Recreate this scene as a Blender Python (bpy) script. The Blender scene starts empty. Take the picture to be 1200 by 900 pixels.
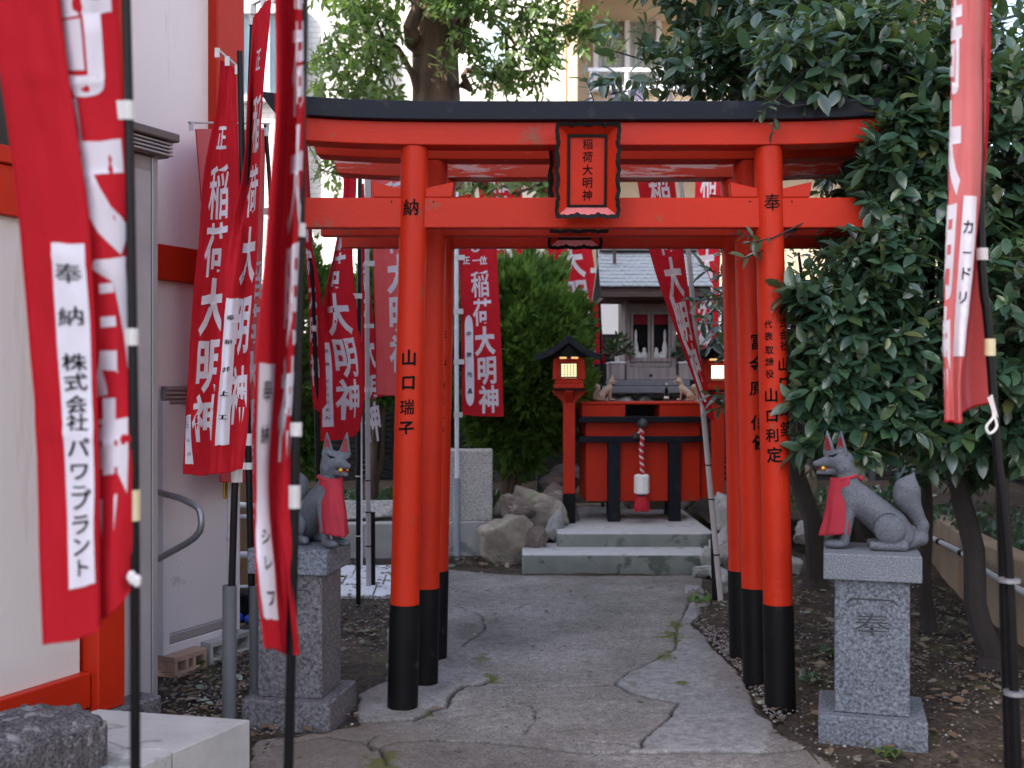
import bpy, bmesh, math, random
import numpy as np
from mathutils import Vector, Matrix
R = math.radians
random.seed(7); rng = np.random.default_rng(7)
SC = bpy.context.scene
COL = SC.collection

# ------------------------------------------------------------------ camera
F, HZ, EYE = 1300.0, 447.0, 1.5           # focal length and horizon row in photo pixels, eye height
cam_d = bpy.data.cameras.new('camera'); cam = bpy.data.objects.new('camera', cam_d); COL.objects.link(cam)
cam.location = (0, 0, EYE); cam.rotation_euler = (R(90), 0, 0)
cam_d.sensor_width = 36; cam_d.lens = 36*F/1200; cam_d.shift_y = -(450-HZ)/1200
cam_d.clip_start = .05; cam_d.clip_end = 500
cam_d.dof.use_dof = True; cam_d.dof.focus_distance = 5.3; cam_d.dof.aperture_fstop = 3.2
SC.camera = cam

# ------------------------------------------------------------------ sky, sun, exposure
SUN_EL, SUN_AZ = R(42), R(238)            # azimuth of the sun, clockwise from +Y (behind, over the hall roof)
w = bpy.data.worlds.new('World'); SC.world = w; w.use_nodes = True
nt = w.node_tree; bg = nt.nodes['Background']; hs = nt.nodes.new('ShaderNodeHueSaturation'); hs.inputs['Saturation'].default_value = .88
sky = nt.nodes.new('ShaderNodeTexSky'); sky.sky_type = 'NISHITA'; sky.sun_disc = False
sky.sun_elevation = SUN_EL; sky.sun_rotation = SUN_AZ; sky.air_density = .75; sky.dust_density = 3.0; sky.ozone_density = .4
nt.links.new(sky.outputs[0], hs.inputs['Color']); nt.links.new(hs.outputs[0], bg.inputs[0]); bg.inputs[1].default_value = .15
sd = bpy.data.lights.new('sun', 'SUN'); so = bpy.data.objects.new('sun', sd); COL.objects.link(so)
sd.energy = 2.6; sd.angle = R(.53); sd.color = (1, .95, .87)
dirv = Vector((math.sin(SUN_AZ)*math.cos(SUN_EL), math.cos(SUN_AZ)*math.cos(SUN_EL), math.sin(SUN_EL)))
so.rotation_euler = dirv.to_track_quat('Z', 'Y').to_euler(); so.location = dirv*40
SC.view_settings.view_transform = 'Standard'; SC.view_settings.look = 'None'
SC.view_settings.exposure = 2.30; SC.view_settings.gamma = 1
SC.cycles.use_denoising = True
SC.cycles.max_bounces = 8; SC.cycles.transparent_max_bounces = 12

# ------------------------------------------------------------------ helpers
def P(px, py, Y):                          # a photo pixel at a distance Y -> a point of the place
    return Vector(((px-600)/F*Y, Y, EYE+(HZ-py)/F*Y))
def G(px, py, z=0.0):                      # a photo pixel on the ground -> a point of the place
    Y = F*(EYE-z)/(py-HZ)
    return Vector(((px-600)/F*Y, Y, z))

def tag(o, label=None, cat=None, group=None, kind=None):
    if label: o['label'] = label
    if cat: o['category'] = cat
    if group: o['group'] = group
    if kind: o['kind'] = kind
    return o
def thing(name, label, cat, loc=(0, 0, 0), rz=0, group=None):
    o = bpy.data.objects.new(name, None); COL.objects.link(o)
    o.empty_display_size = .1; o.location = loc; o.rotation_euler = (0, 0, rz)
    return tag(o, label, cat, group)
def root_loc(p):
    while p.parent: p = p.parent
    return p.location if p.type == 'EMPTY' or True else Vector()
class MB:
    """collects shapes into one mesh"""
    def __init__(s): s.v = []; s.f = []; s.mi = []; s.cur = 0
    def add(s, v, f):
        n = len(s.v); s.v += [tuple(q) for q in v]; s.f += [[i+n for i in q] for q in f]; s.mi += [s.cur]*len(f); return s
    def box(s, c, d, rz=0, M=None):
        x, y, z = d[0]/2, d[1]/2, d[2]/2
        v = [Vector(q) for q in ((-x,-y,-z),(x,-y,-z),(x,y,-z),(-x,y,-z),(-x,-y,z),(x,-y,z),(x,y,z),(-x,y,z))]
        m = M if M is not None else Matrix.Rotation(rz, 3, 'Z')
        return s.add([m @ q + Vector(c) for q in v], [(3,2,1,0),(4,5,6,7),(0,1,5,4),(1,2,6,5),(2,3,7,6),(3,0,4,7)])
    def bar(s, a, b, w, h, up=(0,0,1)):
        a, b = Vector(a), Vector(b); d = (b-a).normalized(); u = Vector(up)
        r = d.cross(u).normalized(); u = r.cross(d)
        v = [p + r*sx*w/2 + u*sz*h/2 for p in (a, b) for sx, sz in ((-1,-1),(1,-1),(1,1),(-1,1))]
        return s.add(v, [(0,1,2,3),(7,6,5,4),(0,4,5,1),(1,5,6,2),(2,6,7,3),(3,7,4,0)])
    def tube(s, pts, rad, n=10, cap=True, squash=1):
        pts = [Vector(p) for p in pts]; k = len(pts)
        rad = [rad]*k if not hasattr(rad, '__len__') else rad
        ref = Vector((0,1,0)); v = []
        t0 = (pts[1]-pts[0]).normalized()
        if abs(t0.dot(ref)) > .9: ref = Vector((1,0,0))
        for i, p in enumerate(pts):
            t = (pts[min(i+1,k-1)]-pts[max(i-1,0)]).normalized()
            a = t.cross(ref).normalized(); b = a.cross(t).normalized(); ref = b if abs(t.dot(ref)) < .95 else ref
            ref = b
            for j in range(n):
                q = 2*math.pi*j/n
                v.append(p + a*math.cos(q)*rad[i] + b*math.sin(q)*rad[i]*squash)
        f = [(i*n+j, i*n+(j+1)%n, (i+1)*n+(j+1)%n, (i+1)*n+j) for i in range(k-1) for j in range(n)]
        if cap: f += [tuple(range(n-1,-1,-1)), tuple(range((k-1)*n, k*n))]
        return s.add(v, f)
    def lathe(s, c, prof, n=16):
        c = Vector(c)
        v = [c + Vector((r*math.cos(2*math.pi*j/n), r*math.sin(2*math.pi*j/n), z)) for r, z in prof for j in range(n)]
        k = len(prof)
        f = [(i*n+j, i*n+(j+1)%n, (i+1)*n+(j+1)%n, (i+1)*n+j) for i in range(k-1) for j in range(n)]
        f += [tuple(range(n-1,-1,-1)), tuple(range((k-1)*n, k*n))]
        return s.add(v, f)
    def prism(s, poly, o, ux, uy, d):       # poly in the (ux,uy) plane at o, extruded by vector d
        o, ux, uy, d = Vector(o), Vector(ux), Vector(uy), Vector(d)
        a = [o+ux*x+uy*y for x, y in poly]; n = len(a)
        f = [tuple(range(n)), tuple(range(2*n-1, n-1, -1))] + [(i, n+i, n+(i+1)%n, (i+1)%n) for i in range(n)]
        return s.add(a+[q+d for q in a], f)
    def build(s, name, m, parent=None, bevel=0, smooth=False, seg=1, world=True, sub=0):
        me = bpy.data.meshes.new(name)
        off = root_loc(parent) if (parent is not None and world) else Vector((0,0,0))
        me.from_pydata([(q[0]-off[0], q[1]-off[1], q[2]-off[2]) for q in s.v], [], s.f)
        for mm in (m if isinstance(m, (list, tuple)) else [m]): me.materials.append(mm)
        bm = bmesh.new(); bm.from_mesh(me)
        for fa, i in zip(bm.faces, s.mi): fa.material_index = i
        bmesh.ops.recalc_face_normals(bm, faces=bm.faces)
        if bevel:
            ed = [e for e in bm.edges if len(e.link_faces) == 2 and e.calc_face_angle(0) > .5]
            bmesh.ops.bevel(bm, geom=ed, offset=bevel, segments=seg, affect='EDGES', profile=.5, clamp_overlap=True)
        if sub: bmesh.ops.subdivide_edges(bm, edges=bm.edges, cuts=sub, use_grid_fill=True)
        bm.to_mesh(me); bm.free()
        return link(name, me, parent, smooth)
def link(name, me, parent=None, smooth=False):
    o = bpy.data.objects.new(name, me); COL.objects.link(o)
    if parent is not None: o.parent = parent
    if smooth:
        me.polygons.foreach_set('use_smooth', [True]*len(me.polygons))
        if smooth != 'all':
            try: me.set_sharp_from_angle(angle=R(smooth if smooth is not True and smooth > 1 else 40))
            except Exception: pass
    return o
def np_mesh(name, V, Fc, m, parent=None, smooth=False, world=True, attrs=None):
    """mesh from arrays; every face has the same number of corners"""
    V = np.asarray(V, dtype=np.float32).reshape(-1, 3); Fc = np.asarray(Fc, dtype=np.int32)
    if parent is not None and world: V = V - np.array(root_loc(parent), dtype=np.float32)
    me = bpy.data.meshes.new(name); k = Fc.shape[1]; n = len(Fc)
    me.vertices.add(len(V)); me.vertices.foreach_set('co', V.ravel())
    me.loops.add(n*k); me.loops.foreach_set('vertex_index', Fc.ravel())
    me.polygons.add(n); me.polygons.foreach_set('loop_start', np.arange(0, n*k, k, dtype=np.int32))
    me.update(calc_edges=True); me.validate()
    for mm in (m if isinstance(m, (list, tuple)) else [m]): me.materials.append(mm)
    for an, av in (attrs or {}).items():
        at = me.attributes.new(an, 'FLOAT', 'POINT'); at.data.foreach_set('value', np.asarray(av, dtype=np.float32))
    return link(name, me, parent, 'all' if smooth else False)
def copy_tree(o, parent=None):
    c = o.copy(); COL.objects.link(c)
    if parent is not None: c.parent = parent
    for ch in list(o.children): copy_tree(ch, c)
    return c
def scatter(base_v, base_f, Ms, Ls):
    """copies of a small mesh, one per matrix and place -> arrays"""
    base_v = np.asarray(base_v, float); base_f = np.asarray(base_f)
    V = np.einsum('nij,kj->nki', Ms, base_v) + Ls[:, None, :]
    n, k = V.shape[:2]
    return V.reshape(-1, 3), (base_f[None] + (np.arange(n)*k)[:, None, None]).reshape(-1, base_f.shape[1])
def frames(d, up, roll=None):
    """rotation matrices with +Y along d and +Z near up; arrays (n,3)"""
    d = d/np.linalg.norm(d, axis=1, keepdims=True)
    x = np.cross(d, up); x /= np.linalg.norm(x, axis=1, keepdims=True)+1e-9
    z = np.cross(x, d)
    if roll is not None:
        c, s_ = np.cos(roll)[:, None], np.sin(roll)[:, None]; x, z = x*c+z*s_, z*c-x*s_
    return np.stack([x, d, z], axis=2)
def hermite(ts, vals, t):
    """smooth interpolation of control values (k, ...) at parameters t"""
    ts = np.asarray(ts, float); vals = np.asarray(vals, float); t = np.asarray(t, float)
    if len(ts) == 1: return np.repeat(vals, len(t), 0)
    sl = (vals[1:]-vals[:-1])/(ts[1:]-ts[:-1]).reshape((-1,)+(1,)*(vals.ndim-1))
    m = np.concatenate([sl[:1], (sl[1:]+sl[:-1])/2, sl[-1:]])
    i = np.clip(np.searchsorted(ts, t, 'right')-1, 0, len(ts)-2)
    h = (ts[i+1]-ts[i]); u = (t-ts[i])/h
    sh = (-1,)+(1,)*(vals.ndim-1); h = h.reshape(sh); u = u.reshape(sh)
    return (2*u**3-3*u**2+1)*vals[i] + (u**3-2*u**2+u)*h*m[i] + (-2*u**3+3*u**2)*vals[i+1] + (u**3-u**2)*h*m[i+1]
def vnoise(p, seed=0):
    """smooth value noise on arrays of 2-D or 3-D points, -1..1"""
    p = np.asarray(p, float); i = np.floor(p).astype(np.int64); f = p-i; f = f*f*(3-2*f); out = 0
    D = p.shape[-1]
    for c in range(2**D):
        o = np.array([(c >> k) & 1 for k in range(D)]); q = i+o
        h = q[..., 0]*374761393 + q[..., 1]*668265263 + (q[..., 2]*2147483647 if D == 3 else 0) + seed*974711
        h = (h ^ (h >> 13))*1274126177; h = (h ^ (h >> 16)) & 0xffff
        wgt = np.prod(np.where(o == 1, f, 1-f), axis=-1); out = out + wgt*(h/32767.5-1)
    return out
def fbm(p, seed=0, oct=4, gain=.5):
    s, a, t = 0, 1, 0
    for k in range(oct): s = s + a*vnoise(np.asarray(p)*2**k, seed+k*17); t += a; a *= gain
    return s/t

# ------------------------------------------------------------------ materials
def nodes_of(name):
    m = bpy.data.materials.new(name); m.use_nodes = True; n = m.node_tree.nodes; l = m.node_tree.links
    return m, n, l, n['Principled BSDF']
def N(n, t, **kw):
    o = n.new(t)
    for k, v in kw.items():
        if k in o.inputs.keys(): o.inputs[k].default_value = v
        else: setattr(o, k, v)
    return o
def ramp(n, l, src, stops):
    r = n.new('ShaderNodeValToRGB'); l.new(src, r.inputs[0])
    e = r.color_ramp.elements
    while len(e) < len(stops): e.new(.5)
    for q, (p, c) in zip(e, stops): q.position = p; q.color = (*c, 1) if len(c) == 3 else c
    return r
def mix(n, l, fac, a, b, mode='MIX'):
    m = n.new('ShaderNodeMix'); m.data_type = 'RGBA'; m.blend_type = mode
    for s, v in ((0, fac), (6, a), (7, b)):
        if hasattr(v, 'is_linked') or hasattr(v, 'links'): l.new(v, m.inputs[s])
        else: m.inputs[s].default_value = v if not isinstance(v, (tuple, list)) else (*v[:3], 1)
    return m.outputs[2]
def mat(name, c1, c2=None, rough=.6, scale=6, detail=6, stretch=(1,1,1), bump=.1, bscale=None, spec=.5, speck=None, speck_scale=220,
        worn=None, worn_scale=5, worn_at=.62, worn_stretch=(1,1,1), trans=0, metal=0, coord='Object', rvar=.12):
    """plain procedural surface: two-colour noise, optional specks, worn patches, translucency and fine relief"""
    m, n, l, b = nodes_of(name)
    tc = n.new('ShaderNodeTexCoord'); mp = n.new('ShaderNodeMapping'); mp.inputs['Scale'].default_value = stretch
    l.new(tc.outputs[coord], mp.inputs[0])
    nz = N(n, 'ShaderNodeTexNoise', Scale=scale, Detail=detail, Roughness=.6); l.new(mp.outputs[0], nz.inputs['Vector'])
    c2 = c2 or tuple(x*.72 for x in c1)
    col = ramp(n, l, nz.outputs[0], [(.32, c2), (.68, c1)]).outputs[0]
    fine = N(n, 'ShaderNodeTexNoise', Scale=bscale or scale*9, Detail=4, Roughness=.65); l.new(mp.outputs[0], fine.inputs['Vector'])
    if speck:
        vo = N(n, 'ShaderNodeTexNoise', Scale=speck_scale, Detail=2, Roughness=.7); l.new(tc.outputs[coord], vo.inputs['Vector'])
        r = ramp(n, l, vo.outputs[0], [(.38, speck[0]), (.47, (.5,.5,.5)), (.53, (.5,.5,.5)), (.63, speck[1])])
        col = mix(n, l, 1.0, col, r.outputs[0], 'OVERLAY') if False else mix(n, l, .75, col, r.outputs[0], 'OVERLAY')
    if worn:
        mw = n.new('ShaderNodeMapping'); mw.inputs['Scale'].default_value = worn_stretch; l.new(tc.outputs[coord], mw.inputs[0])
        wn = N(n, 'ShaderNodeTexNoise', Scale=worn_scale, Detail=9, Roughness=.68); l.new(mw.outputs[0], wn.inputs['Vector'])
        wr = ramp(n, l, wn.outputs[0], [(worn_at-.02, (0,0,0)), (worn_at+.03, (1,1,1))])
        col = mix(n, l, wr.outputs[0], col, worn)
    l.new(col, b.inputs['Base Color'])
    rr = N(n, 'ShaderNodeMapRange'); l.new(nz.outputs[0], rr.inputs[0]); rr.inputs[3].default_value = max(.03, rough-rvar); rr.inputs[4].default_value = min(1, rough+rvar)
    l.new(rr.outputs[0], b.inputs['Roughness'])
    b.inputs['Specular IOR Level'].default_value = spec; b.inputs['Metallic'].default_value = metal
    if bump:
        bp = N(n, 'ShaderNodeBump', Strength=bump, Distance=.01); l.new(fine.outputs[0], bp.inputs['Height']); l.new(bp.outputs[0], b.inputs['Normal'])
    if trans:
        t = n.new('ShaderNodeBsdfTranslucent'); l.new(col, t.inputs[0]); ms = n.new('ShaderNodeMixShader'); ms.inputs[0].default_value = trans
        out = n['Material Output']; l.new(b.outputs[0], ms.inputs[1]); l.new(t.outputs[0], ms.inputs[2]); l.new(ms.outputs[0], out.inputs[0])
    return m
def emit(name, c, s):
    m, n, l, b = nodes_of(name); b.inputs['Base Color'].default_value = (*c, 1)
    b.inputs['Emission Color'].default_value = (*c, 1); b.inputs['Emission Strength'].default_value = s; b.inputs['Roughness'].default_value = .6
    return m
def leaf_mat(name, stops, rough=.4, trans=.3, spec=.5):
    m, n, l, b = nodes_of(name)
    g = n.new('ShaderNodeNewGeometry'); oi = n.new('ShaderNodeObjectInfo')
    ad = N(n, 'ShaderNodeMath', operation='ADD'); l.new(g.outputs['Random Per Island'], ad.inputs[0]); l.new(oi.outputs['Random'], ad.inputs[1])
    fr = N(n, 'ShaderNodeMath', operation='FRACT'); l.new(ad.outputs[0], fr.inputs[0])
    c = ramp(n, l, fr.outputs[0], stops)
    l.new(c.outputs[0], b.inputs['Base Color']); b.inputs['Roughness'].default_value = rough; b.inputs['Specular IOR Level'].default_value = spec
    t = n.new('ShaderNodeBsdfTranslucent'); tc = mix(n, l, .5, c.outputs[0], (.22, .34, .04)); l.new(tc, t.inputs[0])
    ms = n.new('ShaderNodeMixShader'); ms.inputs[0].default_value = trans; out = n['Material Output']
    l.new(b.outputs[0], ms.inputs[1]); l.new(t.outputs[0], ms.inputs[2]); l.new(ms.outputs[0], out.inputs[0])
    return m
VERM = (.47, .022, .0045)
M = dict(
    red=mat('vermilion_paint', VERM, (.395, .017, .004), rough=.5, scale=2.5, stretch=(.6,1,1), bump=.2, bscale=40, spec=.22, worn=(.24,.06,.035), worn_scale=9, worn_at=.655, worn_stretch=(.6,1,.5)),
    red_worn=mat('weathered_vermilion', (.50, .045, .022), (.45, .034, .015), spec=.25, rough=.6, scale=3, bump=.15, bscale=40, worn=(.50,.30,.28), worn_scale=3.2, worn_at=.53, worn_stretch=(1,3,9)),
    red_chip=mat('chipped_vermilion', VERM, (.43, .024, .005), spec=.22, rough=.5, scale=3, bump=.08, bscale=30, worn=(.52,.24,.2), worn_scale=5, worn_at=.66, worn_stretch=(1,3,8)),
    black=mat('black_lacquer', (.006,.0055,.006), (.004,.004,.0045), rough=.5, scale=5, bump=.1, bscale=40, spec=.14, worn=(.03,.027,.025), worn_scale=7, worn_at=.68),
    blackcap=mat('dark_metal_cap', (.007,.009,.017), (.0045,.006,.011), rough=.45, scale=3, bump=.06, spec=.2, worn=(.018,.019,.024), worn_scale=9, worn_at=.6),
    ink=mat('black_ink', (.004,.004,.004), rough=.7, bump=0, spec=.1),
    cloth=mat('red_cloth', (.48,.014,.024), (.42,.011,.019), rough=.8, scale=3, bump=.12, bscale=350, spec=.12, trans=.24),
    cloth_backlit=mat('red_cloth_backlit_tint', (.60,.085,.085), (.55,.065,.065), rough=.55, scale=3, bump=.12, bscale=350, spec=.35, trans=.36),  # paler red puts backlight and sheen into the cloth colour
    print_white=mat('white_print', (.66,.62,.66), (.60,.56,.60), rough=.75, scale=4, bump=.05, spec=.25, trans=.2),
    strip=mat('white_name_strip', (.70,.67,.73), (.64,.61,.67), rough=.75, scale=4, bump=.05, spec=.25, trans=.15),
    tab=mat('white_tab', (.56,.545,.53), (.48,.46,.44), rough=.6, bump=.1),
    tab_old=mat('yellowed_tab', (.58,.50,.30), (.52,.44,.26), rough=.6, bump=.1),
    pole_black=mat('black_pole', (.005,.005,.006), (.0035,.0035,.0045), rough=.4, spec=.2, bump=.03),
    pole_white=mat('white_pole', (.66,.67,.72), (.56,.57,.62), rough=.35, bump=.02),
    pole_grey=mat('weathered_grey_pole', (.42,.39,.40), (.32,.29,.29), rough=.6, scale=8, stretch=(1,1,.2)),
    socket=mat('grey_steel_socket', (.095,.10,.11), (.07,.075,.08), rough=.5, scale=8, stretch=(1,1,.3), bump=.06),
    socket_pale=mat('galvanised_socket', (.36,.40,.44), (.27,.30,.33), rough=.45, metal=.3, scale=8, stretch=(1,1,.3)),
    plaster=mat('white_plaster', (.78,.715,.70), (.73,.665,.65), rough=.85, scale=1.3, stretch=(1,1,.35), bump=.12, bscale=60, worn=(.66,.60,.585), worn_scale=2.2, worn_at=.66, worn_stretch=(3,3,.25)),
    plaster_low=mat('cream_plaster', (.60,.55,.515), (.54,.49,.455), rough=.85, scale=1.2, stretch=(1,1,.35), bump=.12, bscale=60, worn=(.52,.46,.42), worn_scale=2.4, worn_at=.62, worn_stretch=(3,3,.3)),
    steel_white=mat('white_painted_steel', (.66,.63,.65), (.60,.57,.59), rough=.4, scale=2, bump=.03, worn=(.46,.42,.43), worn_scale=3, worn_at=.66),
    alu=mat('brown_grey_aluminium', (.36,.33,.32), (.31,.28,.275), rough=.45, scale=3, stretch=(1,1,.2), bump=.03, metal=.2),
    alu_dark=mat('dark_aluminium_cap', (.15,.125,.12), (.12,.10,.095), rough=.45, bump=.03, metal=.2),
    rail=mat('grey_tube', (.30,.30,.32), (.24,.24,.26), rough=.35, metal=.5, bump=.02),
    brass=mat('brass', (.55,.36,.08), (.45,.28,.06), rough=.35, metal=.7, bump=.02),
    granite=mat('grey_granite', (.125,.137,.160), (.095,.105,.124), rough=.75, spec=.3, scale=5, bump=.12, bscale=260, speck=((.16,.16,.17),(.90,.90,.94)), speck_scale=70, worn=(.06,.066,.075), worn_scale=4, worn_at=.63),
    granite_brown=mat('brown_grey_granite', (.118,.113,.120), (.085,.081,.086), rough=.75, spec=.3, scale=4, bump=.15, bscale=200, speck=((.14,.13,.13),(.86,.84,.86)), speck_scale=70),  # base darkened to include the shade from the flags
    granite_cap=mat('smooth_granite', (.145,.158,.182), (.12,.132,.152), spec=.3, rough=.65, scale=5, bump=.06, bscale=260, speck=((.2,.2,.2),(.75,.75,.78)), speck_scale=150),
    fox=mat('grey_fox_stone', (.098,.108,.128), (.058,.065,.079), rough=.75, scale=9, worn=(.05,.055,.062), worn_scale=6, worn_at=.62, bump=.16, bscale=240, speck=((.25,.25,.26),(.68,.68,.7)), speck_scale=170),
    fox_tan=mat('tan_ceramic', (.42,.33,.24), (.33,.25,.18), rough=.55, scale=14, bump=.05),
    bib=mat('red_bib_cloth', (.36,.016,.034), (.29,.011,.025), rough=.8, scale=5, bump=.15, bscale=200, trans=.1),
    mouth=mat('red_mouth_paint', (.22,.009,.014), (.16,.007,.010), rough=.5, bump=.05),
    gold=mat('dull_gold', (.62,.40,.07), (.48,.29,.05), rough=.35, metal=.6, bump=.03),
    concrete=mat('pale_concrete', (.43,.42,.40), (.33,.325,.31), rough=.85, scale=5, bump=.3, bscale=70, worn=(.22,.23,.21), worn_scale=3.4, worn_at=.575),
    concrete_step=mat('green_grey_step_concrete', (.21,.23,.215), (.14,.16,.148), rough=.85, scale=5, bump=.25, bscale=70, worn=(.085,.105,.09), worn_scale=4, worn_at=.57),
    concrete_top=mat('pale_step_top', (.42,.42,.41), (.33,.335,.325), rough=.85, scale=6, bump=.2, bscale=70, worn=(.25,.255,.24), worn_scale=6, worn_at=.6),
    slab=mat('pale_stone_slab', (.46,.44,.41), (.37,.355,.33), rough=.85, scale=7, bump=.3, bscale=45, speck=((.2,.2,.2),(.7,.7,.7)), speck_scale=60),
    paving=mat('white_paving', (.60,.60,.61), (.52,.52,.53), rough=.7, scale=4, bump=.1),
    rock=mat('tan_rock', (.36,.315,.25), (.15,.13,.11), rough=.9, scale=5, bump=.5, bscale=28, worn=(.20,.21,.13), worn_scale=4, worn_at=.58),
    rock_brown=mat('brown_rock', (.21,.165,.145), (.09,.072,.066), rough=.9, scale=6, bump=.5, bscale=30, worn=(.33,.30,.27), worn_scale=5, worn_at=.6),
    rock_grey=mat('grey_rock', (.34,.34,.33), (.19,.19,.19), rough=.9, scale=6, bump=.45, bscale=34, worn=(.14,.15,.13), worn_scale=5, worn_at=.6),
    rock_dark=mat('dark_grey_rock', (.120,.112,.114), (.058,.054,.056), rough=.85, spec=.3, scale=14, bump=.8, bscale=70, worn=(.23,.22,.222), worn_scale=16, worn_at=.57, speck=((.1,.1,.1),(.9,.88,.9)), speck_scale=90),
    bark=mat('brown_bark', (.17,.105,.068), (.055,.034,.022), rough=.95, scale=9, stretch=(1,1,.22), bump=1.0, bscale=14),
    bark_grey=mat('grey_brown_bark', (.036,.030,.027), (.016,.013,.012), rough=.95, scale=8, stretch=(1,1,.35), bump=.6, bscale=30),  # base lowered to put the shade under the trees into the bark
    wood_old=mat('weathered_shrine_wood', (.29,.265,.265), (.17,.15,.152), rough=.8, scale=6, stretch=(6,6,.6), bump=.2, bscale=20),
    wood_dark=mat('dark_brown_wood', (.085,.055,.048), (.05,.032,.028), rough=.75, scale=6, stretch=(1,6,6), bump=.15),
    shingle=mat('weathered_shingle', (.31,.34,.36), (.20,.22,.235), rough=.8, scale=9, stretch=(5,.6,1), bump=.25, bscale=26),
    fence=mat('black_fence_slat', (.017,.014,.014), (.010,.009,.009), rough=.65, scale=7, stretch=(.3,1,1), bump=.1),
    fence_post=mat('dark_grey_post', (.07,.075,.08), (.05,.055,.06), rough=.5, bump=.05),
    white=mat('white_ceramic', (.80,.80,.80), (.74,.74,.74), rough=.2, bump=0),
    tile=None, beige=mat('beige_render', (.60,.45,.29), (.56,.415,.265), rough=.85, scale=2, bump=.05),
    offwhite=mat('off_white_render', (.80,.79,.76), (.76,.75,.72), rough=.8, scale=2, bump=.03),
    orange_trim=mat('orange_timber', (.26,.13,.05), (.22,.11,.04), rough=.6, scale=5, bump=.05),
    white_rail=mat('white_railing', (.80,.79,.80), (.76,.75,.76), rough=.4, bump=0),
    curtain=mat('pale_curtain', (.62,.62,.58), (.46,.46,.43), rough=.9, scale=5, stretch=(6,1,.1), bump=.05),
    pvc=mat('grey_pvc_pipe', (.46,.47,.50), (.38,.39,.42), rough=.45, bump=.03),
    wall_mud=mat('ochre_retaining_wall', (.33,.25,.165), (.22,.165,.115), rough=.9, scale=3, bump=.25, bscale=40, worn=(.40,.17,.06), worn_scale=2.6, worn_at=.60),
    board=mat('brown_board', (.33,.215,.12), (.25,.16,.09), rough=.8, scale=4, stretch=(4,4,.5), bump=.1),
    blue=mat('blue_plastic', (.02,.08,.50), (.015,.06,.42), rough=.4, bump=.02),
    brick=mat('clay_block', (.40,.27,.20), (.33,.21,.155), rough=.9, scale=8, bump=.25),
    rope_red=mat('red_rope', (.55,.012,.03), rough=.8, bump=.3, bscale=200), rope_white=mat('white_rope', (.75,.72,.70), rough=.8, bump=.3, bscale=200),
    bronze=mat('dark_bronze', (.07,.065,.065), (.04,.038,.04), rough=.4, metal=.6), soil=None)
def glass_mat(name, tint, rough=.05):
    m, n, l, b = nodes_of(name); b.inputs['Base Color'].default_value = (*tint, 1); b.inputs['Roughness'].default_value = rough
    b.inputs['Transmission Weight'].default_value = 1; b.inputs['IOR'].default_value = 1.15
    return m
M['glass'] = glass_mat('clear_pane', (.9,.92,.92)); M['bottle'] = glass_mat('pale_green_glass', (.88,.96,.93))
M['sky_glass'] = mat('pale_blue_glass', (.42,.55,.60), (.36,.49,.54), rough=.12, scale=1, bump=0, spec=.8)
def tile_mat():
    m, n, l, b = nodes_of('white_wall_tile'); tc = n.new('ShaderNodeTexCoord'); mp = n.new('ShaderNodeMapping')
    mp.inputs['Rotation'].default_value = (R(90), 0, 0); l.new(tc.outputs['Object'], mp.inputs[0])
    br = N(n, 'ShaderNodeTexBrick', Scale=1.0); br.inputs['Color1'].default_value = (.74,.72,.70,1); br.inputs['Color2'].default_value = (.70,.68,.66,1); br.inputs['Mortar'].default_value = (.50,.49,.48,1)
    br.inputs['Brick Width'].default_value = .24; br.inputs['Row Height'].default_value = .075; br.inputs['Mortar Size'].default_value = .006
    l.new(mp.outputs[0], br.inputs['Vector']); l.new(br.outputs[0], b.inputs['Base Color']); b.inputs['Roughness'].default_value = .5
    return m
M['tile'] = tile_mat()
M['cloth_shiny'] = mat('red_cloth_painted_sheen', (.62,.13,.13), (.58,.11,.11), rough=.42, scale=3, bump=.15, bscale=350, spec=.5, trans=.3)  # glancing sheen painted in as a pinker base colour
def soil_mat():
    m, n, l, b = nodes_of('soil_with_litter'); g = n.new('ShaderNodeNewGeometry')
    a = N(n, 'ShaderNodeTexNoise', Scale=1.6, Detail=8, Roughness=.65); l.new(g.outputs['Position'], a.inputs['Vector'])
    c1 = ramp(n, l, a.outputs[0], [(.3, (.030,.022,.016)), (.5, (.052,.039,.029)), (.7, (.085,.067,.052))])
    v = N(n, 'ShaderNodeTexVoronoi', Scale=52); l.new(g.outputs['Position'], v.inputs['Vector'])
    bw = n.new('ShaderNodeRGBToBW'); l.new(v.outputs['Color'], bw.inputs[0]); c2 = mix(n, l, .6, c1.outputs[0], bw.outputs[0], 'SOFT_LIGHT')
    mo = N(n, 'ShaderNodeTexNoise', Scale=2.3, Detail=6, Roughness=.6); l.new(g.outputs['Position'], mo.inputs['Vector'])
    mr = ramp(n, l, mo.outputs[0], [(.55, (0,0,0)), (.68, (.6,.6,.6))]); c3 = mix(n, l, mr.outputs[0], c2, (.085,.085,.03))
    l.new(c3, b.inputs['Base Color']); b.inputs['Roughness'].default_value = .95; b.inputs['Specular IOR Level'].default_value = .2
    f = N(n, 'ShaderNodeTexNoise', Scale=60, Detail=5, Roughness=.7); l.new(g.outputs['Position'], f.inputs['Vector'])
    bp = N(n, 'ShaderNodeBump', Strength=.7, Distance=.015); l.new(f.outputs[0], bp.inputs['Height']); l.new(bp.outputs[0], b.inputs['Normal'])
    return m
M['soil'] = soil_mat()
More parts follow.
